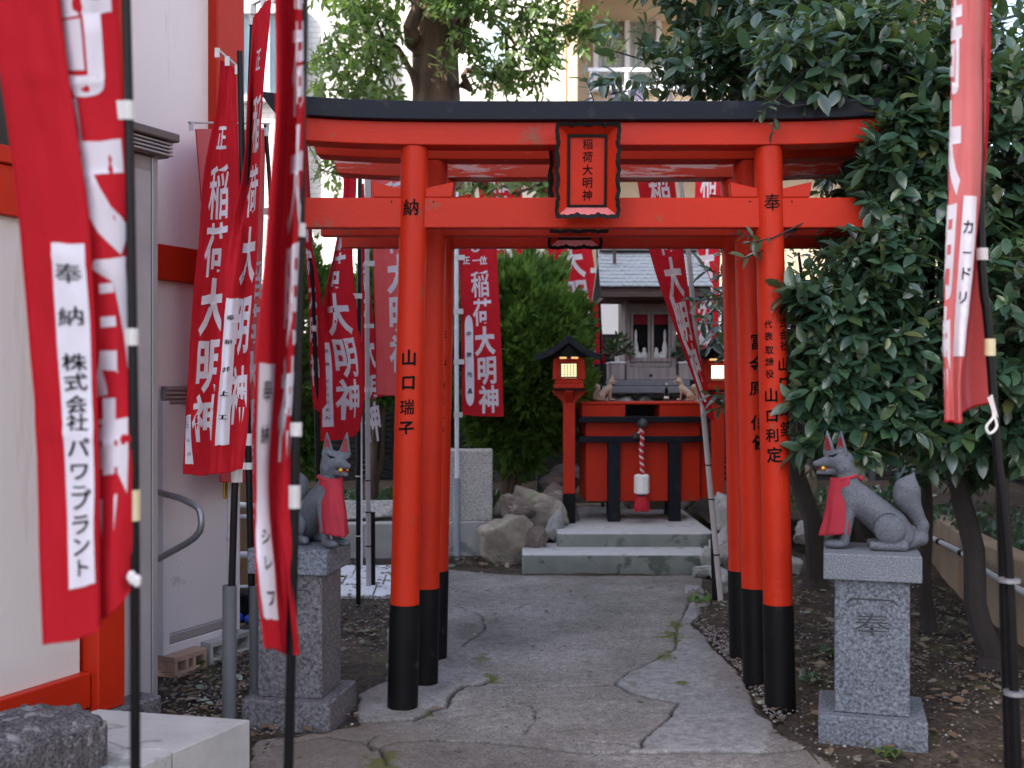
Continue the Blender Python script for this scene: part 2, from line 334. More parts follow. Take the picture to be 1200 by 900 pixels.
def path_mat():
    m, n, l, b = nodes_of('old_cracked_concrete'); g = n.new('ShaderNodeNewGeometry'); pos = g.outputs['Position']
    a = N(n, 'ShaderNodeTexNoise', Scale=1.3, Detail=8, Roughness=.62); l.new(pos, a.inputs['Vector'])
    c = ramp(n, l, a.outputs[0], [(.30, (.110,.099,.088)), (.5, (.190,.175,.158)), (.72, (.275,.258,.238))]).outputs[0]
    sp = N(n, 'ShaderNodeTexNoise', Scale=85, Detail=4, Roughness=.8); l.new(pos, sp.inputs['Vector'])
    s_ = ramp(n, l, sp.outputs[0], [(.36, (.12,.12,.12)), (.48, (.5,.5,.5)), (.56, (.5,.5,.5)), (.68, (1,1,1))]); c = mix(n, l, .8, c, s_.outputs[0], 'OVERLAY')
    s2 = N(n, 'ShaderNodeTexNoise', Scale=24, Detail=6, Roughness=.7); l.new(pos, s2.inputs['Vector'])
    r2 = ramp(n, l, s2.outputs[0], [(.35, (.30,.30,.30)), (.65, (.70,.70,.70))]); c = mix(n, l, .6, c, r2.outputs[0], 'OVERLAY')
    pa = N(n, 'ShaderNodeAttribute', attribute_name='patch'); c = mix(n, l, pa.outputs['Fac'], c, mix(n, l, .8, (.255,.258,.262), r2.outputs[0], 'OVERLAY'))
    ps = N(n, 'ShaderNodeAttribute', attribute_name='stain'); c = mix(n, l, ps.outputs['Fac'], c, (.13,.098,.075))
    cr = N(n, 'ShaderNodeAttribute', attribute_name='crack'); c = mix(n, l, cr.outputs['Fac'], c, (.028,.024,.020))
    mo = N(n, 'ShaderNodeAttribute', attribute_name='moss'); c = mix(n, l, mo.outputs['Fac'], c, (.085,.095,.018))
    l.new(c, b.inputs['Base Color']); b.inputs['Roughness'].default_value = .88; b.inputs['Specular IOR Level'].default_value = .3
    f = N(n, 'ShaderNodeTexNoise', Scale=70, Detail=6, Roughness=.75); l.new(pos, f.inputs['Vector'])
    bp = N(n, 'ShaderNodeBump', Strength=.8, Distance=.008); l.new(f.outputs[0], bp.inputs['Height']); l.new(bp.outputs[0], b.inputs['Normal'])
    return m
M['path'] = path_mat()

# ------------------------------------------------------------------ writing
_gl = {}
def glyph(ch, bold=0.0, cell=.16):
    """one written character as triangles in a unit box centred on 0, cut into a grid so that it can bend"""
    k = (ch, bold, cell)
    if k in _gl: return _gl[k]
    c = bpy.data.curves.new('glyph', 'FONT'); c.body = ch; c.offset = bold; c.resolution_u = 3
    o = bpy.data.objects.new('glyph', c); COL.objects.link(o)
    dg = bpy.context.evaluated_depsgraph_get(); me = bpy.data.meshes.new_from_object(o.evaluated_get(dg))
    bpy.data.objects.remove(o); bpy.data.curves.remove(c)
    bm = bmesh.new(); bm.from_mesh(me); bpy.data.meshes.remove(me)
    if cell:
        t = -.5
        while t < 1.5:
            for no in ((1,0,0),(0,1,0)):
                bmesh.ops.bisect_plane(bm, geom=bm.verts[:]+bm.edges[:]+bm.faces[:], plane_co=(t,t,0), plane_no=no)
            t += cell
    bmesh.ops.triangulate(bm, faces=bm.faces[:])
    V = np.array([(v.co.x-.5, v.co.y-.38) for v in bm.verts]); T = np.array([[v.index for v in f.verts] for f in bm.faces])
    bm.free()
    # a brush never runs straight: lean the strokes a little
    s = abs(hash_ch(ch))
    V = V + .013*np.stack([vnoise(V*3+s % 17, 3), vnoise(V*3+s % 23, 9)], 1); V[:, 1] += .05*V[:, 0]
    _gl[k] = (V, T); return _gl[k]
BOLD = {'稲': .42, '荷': .62, '神': .8, '明': .85, '奉': .0, '納': .45, '富': .5, '築': .5, '建': .6, '正': .8, '瑞': .5, '大': 1.25, '金': .7, '原': .7}
def hash_ch(ch): return ord(ch[0])*7919 % 1000
def write(items, fn):
    """items: (char, x, y, w, h, bold); fn maps arrays of flat points to the place"""
    Vs, Ts, n = [], [], 0
    for it in items:
        ch, x, y, w_, h_ = it[:5]; V, T = glyph(ch, it[5]*BOLD.get(ch, 1) if len(it) > 5 else 0.0)
        Vs.append(V*[w_, h_]+[x, y]); Ts.append(T+n); n += len(V)
    V = np.concatenate(Vs); return fn(V[:, 0], V[:, 1]), np.concatenate(Ts)

# ================================================================== THE SETTING
def inside(px, py, poly):
    r = np.zeros(px.shape, bool); n = len(poly)
    for i in range(n):
        (x1, y1), (x2, y2) = poly[i], poly[(i+1) % n]
        c = ((y1 > py) != (y2 > py)) & (px < (x2-x1)*(py-y1)/((y2-y1) if y2 != y1 else 1e-9)+x1); r ^= c
    return r
def seg_dist(px, py, pl):
    d = np.full(px.shape, 9.)
    for (x1, y1), (x2, y2) in zip(pl[:-1], pl[1:]):
        L = (x2-x1)**2+(y2-y1)**2+1e-9; t = np.clip(((px-x1)*(x2-x1)+(py-y1)*(y2-y1))/L, 0, 1)
        d = np.minimum(d, np.hypot(px-x1-t*(x2-x1), py-y1-t*(y2-y1)))
    return d
g2 = lambda pts: [tuple(G(*p)[:2]) for p in pts]
PATH = [(-.95, 1.5)] + g2([(215,985),(283,905),(300,870),(420,852),(418,818),(450,803),(448,748),(462,700),(486,672),(522,668),(565,673),(620,676),
        (832,676),(818,694),(836,708),(812,733),(836,760),(868,790),(878,815),(905,852),(958,884),(1010,930),(1030,1010)]) + [(1.3, 1.5)]
def ground():
    xs = np.concatenate([np.linspace(-90,-4,14), np.arange(-3.9,4.6,.05), np.linspace(4.8,90,14)])
    ys = np.concatenate([np.linspace(-60,1,10), np.arange(1.2,10.5,.05), np.linspace(10.8,140,16)])
    X, Y = np.meshgrid(xs, ys); q = np.stack([X, Y], -1)
    near = (np.abs(X) < 4.7) & (Y > 1) & (Y < 10.6)
    Z = np.where(near, .012*fbm(q*1.7, 3)+.012*fbm(q*9, 5, 2)-.002, -.02)
    ed = seg_dist(X, Y, PATH+PATH[:1]); Z = np.where(inside(X, Y, PATH), np.where(ed > .13, -.06, np.where(ed > .06, -.012, .006+.012*fbm(q*7, 8, 2))), Z)
    n, k = X.shape; i = np.arange(n*k).reshape(n, k)
    o = np_mesh('ground', np.stack([X, Y, Z], -1), np.stack([i[:-1,:-1], i[:-1,1:], i[1:,1:], i[1:,:-1]], -1).reshape(-1, 4), M['soil'], smooth=True)
    tag(o, kind='structure')
ground()
def path():
    st = .0098; xs = np.arange(-1.75, 2.3, st); ys = np.arange(1.55, 9.0, st); X, Y = np.meshgrid(xs, ys); q = np.stack([X, Y], -1)
    wx = X+.035*fbm(q*6, 31, 3); wy = Y+.035*fbm(q*6, 37, 3)
    ins = inside(wx, wy, PATH)
    jx = X+.012*fbm(q*14, 41, 3); jy = Y+.012*fbm(q*14, 43, 3)
    C = [([(442,878),(467,872),(495,870),(542,872),(582,874),(625,878),(669,884),(708,885),(765,884),(835,884),(895,884),(960,878)], .011),
         ([(485,847),(501,839),(507,834),(524,831),(530,815),(542,807),(565,805),(582,797)], .012),
         ([(420,851),(452,849),(485,847)], .006),
         ([(582,806),(650,807),(719,806),(739,790),(765,779),(791,764),(794,738),(800,724),(812,700)], .008),
         ([(722,805),(742,816),(765,822),(796,828),(786,842),(774,854),(754,868),(751,880)], .010),
         ([(690,871),(720,873),(748,879)], .007),
         ([(519,709),(542,714),(565,724),(569,738),(556,750),(539,760)], .006), ([(565,716),(600,716),(620,708)], .005),
         ([(623,828),(626,838),(625,850),(612,864)], .005),
         ([(455,899),(446,880),(423,871),(380,865),(318,878)], .011), ([(423,871),(442,878)], .008), ([(438,882),(430,873),(442,864)], .007)]
    cr = np.zeros(X.shape)
    for pl, wd in C:
        pl = g2(pl); d = seg_dist(jx, jy, pl); cr = np.maximum(cr, np.clip(1.4-d/(wd*.75), 0, 1))
    patchR = g2([(812,700),(800,724),(794,738),(791,764),(765,779),(739,790),(722,805),(742,816),(765,822),(796,828),(786,842),(774,854),(754,868),(751,882),(835,884),(895,884),(905,850),(868,790),(836,760)])
    patchL = g2([(420,851),(452,849),(485,847),(501,839),(507,834),(524,831),(530,815),(542,807),(565,805),(582,797),(560,790),(535,772),(500,762),(452,803),(418,818)])
    slabB = g2([(442,878),(542,872),(669,884),(960,878),(1030,1010),(215,1010),(283,905)])
    pr = inside(jx, jy, patchR).astype(float); pl_ = inside(jx, jy, patchL).astype(float); sb = inside(jx, jy, slabB).astype(float)
    moss = np.zeros(X.shape)
    for (a, b, r, s) in ((786,748,.085,1),(776,772,.08,.9),(793,735,.06,.9),(742,806,.02,.5),(799,806,.045,1),(815,807,.02,1),(574,798,.05,.9),(566,773,.05,.7),(502,838,.03,.6),(449,892,.06,.9),(455,905,.06,.8),(540,800,.03,.6),(700,803,.02,.5)):
        p = G(a, b); d = np.hypot(X-p.x, (Y-p.y)*.55); moss = np.maximum(moss, s*np.clip(2.2*(.95-d/r+1.0*fbm(q*17, 51, 4)), 0, 1))
    edge = np.minimum(seg_dist(X, Y, PATH+PATH[:1]), .5)
    stain = np.clip(.7-edge/.2+.8*fbm(q*3, 61, 4), 0, 1)*.55
    le = G(395, 885); stain = np.maximum(stain, np.clip(1.0-np.hypot(X-le.x, Y-le.y)/.5+.5*fbm(q*4, 63, 3), 0, .6))
    Z = .010+.006*fbm(q*1.4, 71, 3)+.0022*fbm(q*30, 73, 3) + .010*pl_ + .006*pr + .007*sb*fbm(q*.8, 77, 1) - .022*cr + .004*moss*(1+fbm(q*60, 81, 2))
    i = np.arange(X.size).reshape(X.shape)
    ok = ins[:-1,:-1] & ins[:-1,1:] & ins[1:,1:] & ins[1:,:-1]
    fc = np.stack([i[:-1,:-1], i[:-1,1:], i[1:,1:], i[1:,:-1]], -1)[ok]
    used = np.zeros(X.size, bool); used[fc.ravel()] = True
    full = np.zeros((X.shape[0]+1, X.shape[1]+1), int); full[1:-1,1:-1] = ok
    cnt = full[:-1,:-1]+full[:-1,1:]+full[1:,:-1]+full[1:,1:]
    Z = np.where((cnt > 0) & (cnt < 4), -.05, Z)
    re = -np.ones(X.size, int); re[used] = np.arange(used.sum())
    V = np.stack([X, Y, Z], -1).reshape(-1, 3)[used]
    o = np_mesh('path', V, re[fc], M['path'], smooth=True, attrs={'crack': np.clip(cr*1.1, 0, 1).ravel()[used], 'patch': ((pr*.6+pl_*.3)*np.clip(.8+.5*fbm(q*2.2, 95, 3), 0, 1)).ravel()[used], 'moss': moss.ravel()[used], 'stain': stain.ravel()[used]})
    tag(o, kind='structure')
path()

# ---- loose litter: leaves and chips on soil and path
def litter():
    V0 = np.array([(0,-.5,0),(.28,-.15,.06),(.24,.2,.05),(0,.5,0),(-.24,.2,.09),(-.28,-.15,.07),(0,0,-.04)]); F0 = np.array([(0,1,6),(1,2,6),(2,3,6),(3,4,6),(4,5,6),(5,0,6)])
    pts = []
    def zone(poly, n, s):
        x0, x1 = min(p[0] for p in poly), max(p[0] for p in poly); y0, y1 = min(p[1] for p in poly), max(p[1] for p in poly)
        k = 0; a = np.empty((0, 2))
        while len(a) < n:
            c = np.stack([rng.uniform(x0, x1, n*3), rng.uniform(y0, y1, n*3)], 1); c = c[inside(c[:,0], c[:,1], poly)]
            c = c[fbm(c*1.5, 91, 2)+rng.uniform(-.5, .7, len(c)) > 0]; a = np.concatenate([a, c]); k += 1
            if k > 50: break
        return np.concatenate([a[:n], np.full((len(a[:n]), 1), s)], 1)
    left = g2([(190,900),(190,770),(300,720),(420,655),(470,672),(450,745),(448,803),(415,820),(420,855),(290,870)])
    right = g2([(820,690),(1000,660),(1080,660),(1200,790),(1200,900),(990,905),(950,880),(905,850),(880,815),(868,790),(836,760),(812,733),(836,708)])
    for name, polys in (('fallen_leaves', [(left, 700, .05), (right, 750, .055), (PATH, 150, .036), (g2([(520,668),(520,655),(600,650),(600,668)]), 60, .06)]),
                        ('gravel', [(left, 2600, .016), (right, 2600, .017), (PATH, 800, .009), (g2([(812,733),(836,760),(868,790),(880,815),(905,850),(920,850),(900,790),(850,740)]), 1300, .02)])):
        A = np.concatenate([zone(*z) for z in polys]); n = len(A)
        if name == 'gravel':
            V0 = np.array([(0,0,.35),(.5,0,0),(.1,.45,0),(-.45,.2,.05),(-.3,-.4,0),(.25,-.45,.06),(0,0,-.3)]); F0 = np.array([(0,1,2),(0,2,3),(0,3,4),(0,4,5),(0,5,1),(6,2,1),(6,3,2),(6,4,3),(6,5,4),(6,1,5)])
        yaw = rng.uniform(0, 6.28, n); d = np.stack([np.cos(yaw), np.sin(yaw), rng.normal(0, .18, n)], 1)
        up = np.stack([rng.normal(0,.25,n), rng.normal(0,.25,n), np.ones(n)], 1)
        sc = A[:, 2]*rng.uniform(.45, 1.35, n)
        L = np.stack([A[:,0], A[:,1], .012+.012*rng.random(n)+(0 if name == 'gravel' else .006)], 1)
        V, Fc = scatter(V0, F0, frames(d, up)*sc[:, None, None], L)
        m = (leaf_mat('dry_fallen_leaves', [(0,(.10,.06,.03)),(.35,(.15,.10,.065)),(.6,(.065,.04,.024)),(.8,(.20,.16,.12)),(.95,(.08,.10,.05)),(1,(.24,.28,.22))], .7, .08)
             if name != 'gravel' else leaf_mat('gravel_chips', [(0,(.06,.05,.045)),(.5,(.11,.095,.085)),(.85,(.18,.165,.15)),(1,(.34,.32,.30))], .85, 0))
        tag(np_mesh(name, V, Fc, m), kind='stuff')
litter()

# ---- hall on the near side: its frontage runs oblique to the path
A0 = Vector((-1.735, 4.65, 0)); DX, DN = Vector((.4254, .905, 0)), Vector((-.905, .4254, 0))
def H(s, n, z): return A0 + DX*s + DN*n + Vector((0, 0, z))
def hall_box(mb, s0, s1, n0, n1, z0, z1): return mb.add([H(s,n,z) for z in (z0,z1) for s,n in ((s0,n0),(s1,n0),(s1,n1),(s0,n1))], [(0,3,2,1),(4,5,6,7),(0,1,5,4),(1,2,6,5),(2,3,7,6),(3,0,4,7)])
hall = thing('shrine_hall', 'white plastered hall with vermilion posts and beams beside the large foreground flags', 'building', A0)
def hp(name, m, *boxes, bevel=.004, parent=None):
    mb = MB()
    for b in boxes: hall_box(mb, *b)
    return mb.build(name, m, parent or hall, bevel=bevel)
hp('front_wall', M['plaster_low'], (-10.0,-.02,.08,.3,.12,2.3))
hp('shading_upper_wall', M['plaster'], (-10.0,.16,.082,.3,3.0,11.0))  # unseen storey, made tall and long to shade the path
hp('transom_panel', mat('dark_green_panel', (.012,.018,.014), rough=.4, bump=.02), (-10.0,-.03,.09,.25,2.405,2.998))
hp('sill_beam', M['red'], (-10.0,-.005,.035,.16,.13,.277))
hp('head_beam', M['red'], (-10.0,-.003,.045,.17,2.144,2.338), (-10.0,-.003,.03,.172,2.342,2.41))
hp('corner_post', M['red'], (0,.155,0,.16,.105,10.9), bevel=.006)
hp('base_stone', M['granite_brown'], (-.12,.34,-.035,.42,0,.104), (-10.0,-.124,.0,.3,0,.1), bevel=.008)
hp('side_wall', M['plaster'], (.16,1.5,.50,.7,2.19,11.0), (.157,.16,.3,.7,0,10)); hp('side_wall_base', M['plaster'], (.16,1.5,.502,.7,.1,2.03), bevel=.002)
hp('waist_beam', M['red'], (.16,1.27,.455,.6,2.018,2.198)); hp('far_post', M['red'], (1.27,1.5,.435,.66,1.49,10.95), bevel=.008)
hp('white_edge_strip', M['steel_white'], (1.503,1.53,.47,.66,1.49,10.9), (1.41,1.5,.47,.66,.03,1.485), bevel=.002)
hp('shading_end_wall', M['plaster'], (1.3,1.49,.662,9.0,0,10.98)); hp('shading_rear_wall', M['plaster'], (-10.0,1.3,8.8,9.0,0,10.97))  # unseen back of the hall, deepened to block the sun
hp('roof', M['alu_dark'], (-10.4,1.75,.2,9.3,11.0,11.25))
hp('footing_stone', M['granite_brown'], (.86,1.5,.51,.7,0,.098))
dr = hp('panel_door', M['steel_white'], (.915,1.375,.455,.485,.205,1.385)); hp('bottom_rail', M['alu'], (.90,1.41,.45,.49,.155,.203), parent=dr); hp('kick_rail', M['steel_white'], (.90,1.41,.447,.492,.092,.152), parent=dr)
hp('edge_stile', M['steel_white'], (.865,.912,.44,.49,.02,1.40), (1.378,1.41,.45,.49,.205,1.40), parent=dr)
hp('top_track', M['alu'], *[(.90,1.42,.445,.49,1.39+k*.022,1.403+k*.022) for k in range(4)], (.90,1.42,.465,.49,1.385,1.475), parent=dr, bevel=.001)
hp('latch', M['brass'], (1.335,1.362,.443,.456,.86,.985), parent=dr, bevel=.004)
mb = MB(); a = lambda px, py: P(px, py, 5.52)
mb.tube([hermite([0,.45,.7,.82,1], [P(186,577,5.55),P(220,588,5.42),P(235,603,5.38),P(232,626,5.38),P(186,655,5.55)], [t])[0] for t in np.linspace(0,1,26)], .0165, 12); mb.build('handrail', M['rail'], dr, smooth=True)
cab = thing('steel_cabinet', 'narrow beige steel cabinet with a louvred brown cap against the white hall wall', 'cabinet', H(.17,.1,0))
hp('body', M['alu'], (.175,.455,.108,.49,.02,2.53), parent=cab, bevel=.006)
hp('door_panel', mat('beige_steel_panel', (.44,.41,.405), rough=.4, scale=2, bump=.02), (.185,.415,.098,.107,.06,2.46), parent=cab); hp('corner_trim', M['alu'], (.42,.457,.096,.106,.03,2.525), parent=cab)
cp = hp('cap', M['alu_dark'], (.15,.53,.03,.52,2.605,2.645), (.15,.51,.075,.5,2.532,2.604), parent=cab, bevel=.006)
hp('louvre_slat', M['alu'], *[(.15,.505,.05,.076,2.538+k*.017,2.547+k*.017) for k in range(4)], parent=cp, bevel=.001)
# blocks below the panel door
for k, (s, n, w_, h_) in enumerate(((.86,.36,.24,.11),(1.15,.38,.33,.12))):
    t = thing('clay_block', ('terracotta block lying below the steel panel door beside a weed', 'pale hollow block lying below the steel panel door near the grey sockets')[k], 'block', H(s,n,0), group='blocks below the panel door')
    hp('block_body', M['brick' if k == 0 else 'concrete'], (s,s+w_,n,n+.12,0,.03), (s,s+w_,n,n+.12,h_-.03,h_), *[(s+q*w_-.012*(q > .5)*2,s+q*w_+.024-.024*(q > .5),n,n+.12,.03,h_-.03) for q in (0,.33,.66,1)], (s+.01,s+w_-.01,n+.10,n+.119,.028,h_-.028), parent=t, bevel=.003)

# ---- junk leaning behind the flags
t = thing('board_stack', 'brown boards standing behind the black flag poles by the panel door', 'boards', P(290,700,7.5)*1)
t.location.z = 0
for k, (x0, x1, y0, tone) in enumerate(((258,282,545,0),(283,301,560,0),(302,322,580,0),(323,350,545,0))):
    a, b = P(x0, 0, 7.5+.05*k), P(x1, 0, 7.5+.05*k); top = P(0, y0, 7.5).z
    MB().box(((a.x+b.x)/2, a.y, top/2), (b.x-a.x, .025, top)).build('board', M['board'], t, bevel=.003)
t = thing('pipe_rack', 'pale horizontal pipes in front of brown boards', 'pipes', P(290,0,7.2)); t.location.z = 0
for k, (y, r) in enumerate(((596,.018),(604,.014),(650,.022),(688,.014),(694,.014))):
    MB().tube([P(262, y-(6 if k == 0 else 0), 7.3), P(338, y+(4 if k == 1 else 0), 7.2)], r, 10).build('pipe', M['pole_white'] if k else M['offwhite'], t, smooth=True)
for x in (262, 338): MB().bar(Vector((P(x,0,7.27).x,7.27,0)), P(x,580,7.27), .03, .03, (0,1,0)).build('upright', M['board'], t)
t = thing('blue_crate', 'dark crate holding blue bottles on the soil below brown boards', 'crate', P(288,745,7.0)); t.location.z = 0
MB().box((P(292,0,7).x,7.0,.09), (.22,.2,.18)).build('crate_body', M['pole_black'], t, bevel=.01)
for (x, y) in ((279,720),(281,733),(286,743),(292,722)): c = P(x, y, 6.88); MB().lathe((c.x,c.y,c.z-.02), [(.012,-.02),(.03,-.012),(.032,.01),(.025,.022),(.008,.03)], 12).build('blue_cap', M['blue'], t, smooth=True)

# ---- stones and concrete at the hall corner
C1 = Vector((-.968,4.1,0)); C2 = Vector((-1.58,4.235,0)); zt = .25
cbt = thing('concrete_block', 'pale concrete step block in front of the grey pedestal, cracked across its top', 'concrete block', (C1.x, C1.y, 0))
ca, cb = C1-DX*.41, C2-DX*.30+DN*.02; crk = [ca.lerp(cb, q/9)+Vector((.012*math.sin(q*2.3), .022*math.sin(q*1.7+.5), 0)) for q in range(10)]
for poly in ([C1, C2]+crk[::-1], [q-DX*.005 for q in crk]+[C2-DX*1.9+DN*.05, C1-DX*1.9]):
    MB().prism([(q.x,q.y) for q in poly], (0,0,-.02), (1,0,0), (0,1,0), (0,0,zt+.02)).build('block_half', M['concrete'], cbt, bevel=.005, seg=2)
def rock_mesh(size, seed, sub=5, rough=.06, planes=20, flat=.62):
    bm = bmesh.new(); bmesh.ops.create_icosphere(bm, subdivisions=sub, radius=1)
    D = np.array([v.co for v in bm.verts]); D /= np.linalg.norm(D, axis=1, keepdims=True); Fc = np.array([[v.index for v in f.verts] for f in bm.faces]); bm.free()
    r_ = np.random.default_rng(seed); Nn = r_.normal(size=(planes, 3)); Nn /= np.linalg.norm(Nn, axis=1, keepdims=True); dd = r_.uniform(flat, 1.0, planes)
    dot = D @ Nn.T; rad = np.where(dot > .12, dd/np.maximum(dot, .12), 9)
    rr = -np.log(np.sum(np.exp(-34*np.minimum(rad, 2)), axis=1))/34
    rg = 1-np.abs(fbm(D*3.1+seed, seed+2, 3)); rr = rr*(1+rough*fbm(D*2.3+seed, seed, 4)+rough*.7*fbm(D*8+seed, seed+5, 3)+rough*.35*fbm(D*22+seed, seed+9, 2)-rough*1.2*np.clip(rg-.86, 0, 1)*3)
    V = D*rr[:, None]; V = V/np.abs(V).max(0)
    return V*np.array(size)/2, Fc
def rock(name, c, size, seed, m, label=None, cat='rock', group=None, rz=0, parent=None, **kw):
    V, Fc = rock_mesh(size, seed, **kw); Rz = np.array(Matrix.Rotation(rz, 3, 'Z')); V = V @ Rz.T + np.array(c)
    o = np_mesh(name, V, Fc, m, parent, smooth=True)
    if label: tag(o, label, cat, group)
    return o
# the rough stone nearest the camera: a split block with a bush-hammered top
def rough_stone():
    c = Vector((-1.32,3.62,0)); nu, nv = 170, 60; L, W, Ht = 1.5, .38, .40; V = []
    prof = [(-W*.02,0),(0,.1),(0,.36),(.018,.392),(.05,.405),(W*.35,.42),(W*.65,.415),(W*.93,.40),(W,.36),(W,0)]
    pr = hermite(np.linspace(0,1,len(prof)), np.array(prof), np.linspace(0,1,nv))
    for i in range(nu+4):
        u = min(max(i-2, 0), nu-1)/(nu-1); sh = [.0, .82, 1][min(i,2)] if i < 3 else ([.0,.82,1][min(nu+3-i,2)] if i > nu else 1)
        for n_, z in pr:
            q = c - DX*(u*L) + DN*(W*.5+(n_-W*.5)*(sh if sh else .0)) + Vector((0,0,(z if sh > .5 else z*.8)))
            w3 = np.array([q.x,q.y,q.z]); d = .020*fbm(w3*8, 5, 3)*(1.3 if z > .37 else .7)+(.016 if z > .37 else .004)*float(fbm(w3*38, 9, 3))+.004*float(vnoise(w3*95, 6)); V.append((q.x+d*.5, q.y-d*.5, q.z*(1)+d*(1 if z > .2 else .2)-.02*u))
    n = nu+4; Fc = [(i*nv+j, i*nv+j+1, (i+1)*nv+j+1, (i+1)*nv+j) for i in range(n-1) for j in range(nv-1)]
    tag(np_mesh('rough_stone', V, Fc, M['rock_dark'], smooth=True), 'long dark rough topped stone at the foot of the hall, nearest the viewer', 'stone')
rough_stone()

# ---- steps, platform, banks and rocks in front of the small shrine
stp = thing('stone_steps', 'two worn concrete steps leading up to the vermilion offering box', 'steps', (.8,8.9,0))
def step(x0, x1, y0, y1, z0, z1, seed):
    mb = MB(); nx, ny = 60, 14
    mb.box(((x0+x1)/2,(y0+y1)/2,(z0+z1)/2),(x1-x0,y1-y0,z1-z0))
    o = mb.build('step', [M['concrete_step'], M['concrete_top']], stp, bevel=.014, seg=3, smooth=True)
    for p in o.data.polygons: p.material_index = 1 if p.normal.z > .6 else 0  # upward faces take the paler concrete, the others the darker green-grey
    return o
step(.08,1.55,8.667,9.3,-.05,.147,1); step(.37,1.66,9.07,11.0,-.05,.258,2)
def patch(name, poly, hf, st, m):
    xs = np.arange(min(p[0] for p in poly), max(p[0] for p in poly)+st, st); ys = np.arange(min(p[1] for p in poly), max(p[1] for p in poly)+st, st)
    X, Y = np.meshgrid(xs, ys); ins = inside(X, Y, poly); Z = hf(X, Y); i = np.arange(X.size).reshape(X.shape)
    ok = ins[:-1,:-1] & ins[:-1,1:] & ins[1:,1:] & ins[1:,:-1]; fc = np.stack([i[:-1,:-1], i[:-1,1:], i[1:,1:], i[1:,:-1]], -1)[ok]
    tag(np_mesh(name, np.stack([X,Y,Z],-1), fc, m, smooth=True), kind='structure')
nz2 = lambda X, Y, k, s: fbm(np.stack([X, Y], -1)*k, s, 3)
patch('planter_soil', [(-3.6,9.85),(-.1,9.75),(.34,10.9),(.36,11.1),(1.68,11.1),(1.7,9.6),(4.8,10.6),(6,13.6),(-5,13.6)], lambda X, Y: .27+.04*nz2(X,Y,2,11)+.05*np.clip(Y-10.5,0,2), .06, M['soil'])
patch('slope_soil', [(3.02,6.0),(3.1,7.0),(3.5,8.6),(3.72,10.2),(5,11),(7,11),(7,1),(2.75,1),(2.85,4)], lambda X, Y: .36+.07*nz2(X,Y,1.6,15)+.10*(X-3.1), .07, M['soil'])
RK = [  # px, py, Y, w(px), h(px), depth m, material, seed, label
 (598,637,8.95,78,66,.34,'rock',4,'tan jagged boulder at the foot of the steps beside the pale socket post'),
 (628,602,9.45,84,72,.4,'rock',8,'large tan boulder with a pale crest above the brown stones'),
 (612,598,9.22,40,34,.22,'rock_brown',12,'dark brown stone wedged in the mortar above the tan jagged boulder'),
 (628,634,8.98,34,36,.2,'rock_brown',17,'reddish brown stone in the mortar just above the lower step'),
 (652,618,9.3,30,50,.3,'rock_grey',21,'grey mortar covered stone touching the end of the upper step'),
 (598,590,9.6,38,26,.3,'rock',25,'flat brown rock on top of the pile beneath the topiary trunk'),
 (655,566,10.3,48,26,.3,'rock_brown',29,'brown rounded rock beside the first lantern post'),
 (668,556,10.9,50,30,.3,'rock_grey',33,'grey block of rock behind the first lantern post'),
 (851,605,8.5,26,52,.25,'rock_grey',37,'tall pale grey rock between flagpole and torii legs'),
 (850,642,8.1,40,46,.28,'rock_grey',41,'pale grey slanting rock beside the leaning flagpole'),
 (833,655,8.5,26,30,.2,'rock_grey',45,'small white flecked stone at the end of the lower step'),
 (825,668,8.35,30,22,.2,'rock_grey',49,'flat grey stone at the foot of the leaning flagpole'),
 (851,684,7.75,42,36,.3,'rock_grey',53,'low broad grey stone between the torii legs and the leaning flagpole'),
 (814,693,7.75,22,16,.13,'rock_grey',57,'small round grey stone on the edge of the path by the weeds'),
 (880,560,10.6,60,50,.4,'rock_grey',61,'shadowed grey rock behind the second lantern post'),
 (770,585,10.7,100,40,.3,'rock_brown',65,'dark rock under the offering box'),
 (944,565,9.2,26,66,.2,'rock',69,'upright ochre stone behind the dark slim trunk'),
 (950,624,9.6,52,28,.3,'rock_grey',73,'pale flat rock under the upright ochre stone'),
 (912,668,8.6,60,34,.3,'rock_grey',77,'dark rounded stone behind the front torii leg'),
 (1002,570,9.4,40,60,.15,'rock',81,'leaning brown slab of stone behind the grey fox'),
]
for (x, y, Y, w_, h_, d_, m, seed, lb) in RK:
    k = Y/F; c = P(x, y, Y+d_/2); rock('garden_rock', c, (w_*k*1.06, d_, h_*k*1.08), seed, M[m], lb, 'rock', 'rocks around the steps', rough=.10, sub=5)
rock('mortar_mass', P(648,600,9.9), (.5,.5,.55), 305, M['rock_brown'], 'brown mortar bed running up behind the large tan boulder', 'mortar', rough=.06)
# ---- low curved wall, rough kerb stone, standing slab
def wall_run(name, pts, z0, zt, th, m, label, cat):
    V, Fc = [], []; pts = [Vector(p) for p in pts]; n = len(pts)
    for i, p in enumerate(pts):
        t = (pts[min(i+1,n-1)]-pts[max(i-1,0)]).normalized(); nn = Vector((-t.y, t.x, 0)); top = zt[i] if hasattr(zt, '__len__') else zt
        V += [p+Vector((0,0,z0)), p+Vector((0,0,top)), p+nn*th+Vector((0,0,top)), p+nn*th+Vector((0,0,z0))]
    mb = MB(); mb.add(V, [(i*4+j, i*4+(j+1)%4, i*4+4+(j+1)%4, i*4+4+j) for i in range(n-1) for j in range(4)]+[(3,2,1,0),tuple(range(4*n-4,4*n))])
    return tag(mb.build(name, m, bevel=.008), label, cat)
wall_run('planter_wall', hermite([0,.3,.6,1], [(-3.3,9.2,0),(-1.9,9.35,0),(-.8,9.5,0),(-.12,9.62,0)], np.linspace(0,1,16)), -.05, .29, .16, M['concrete'], 'low grey concrete planter wall behind the black capped pole', 'low wall')
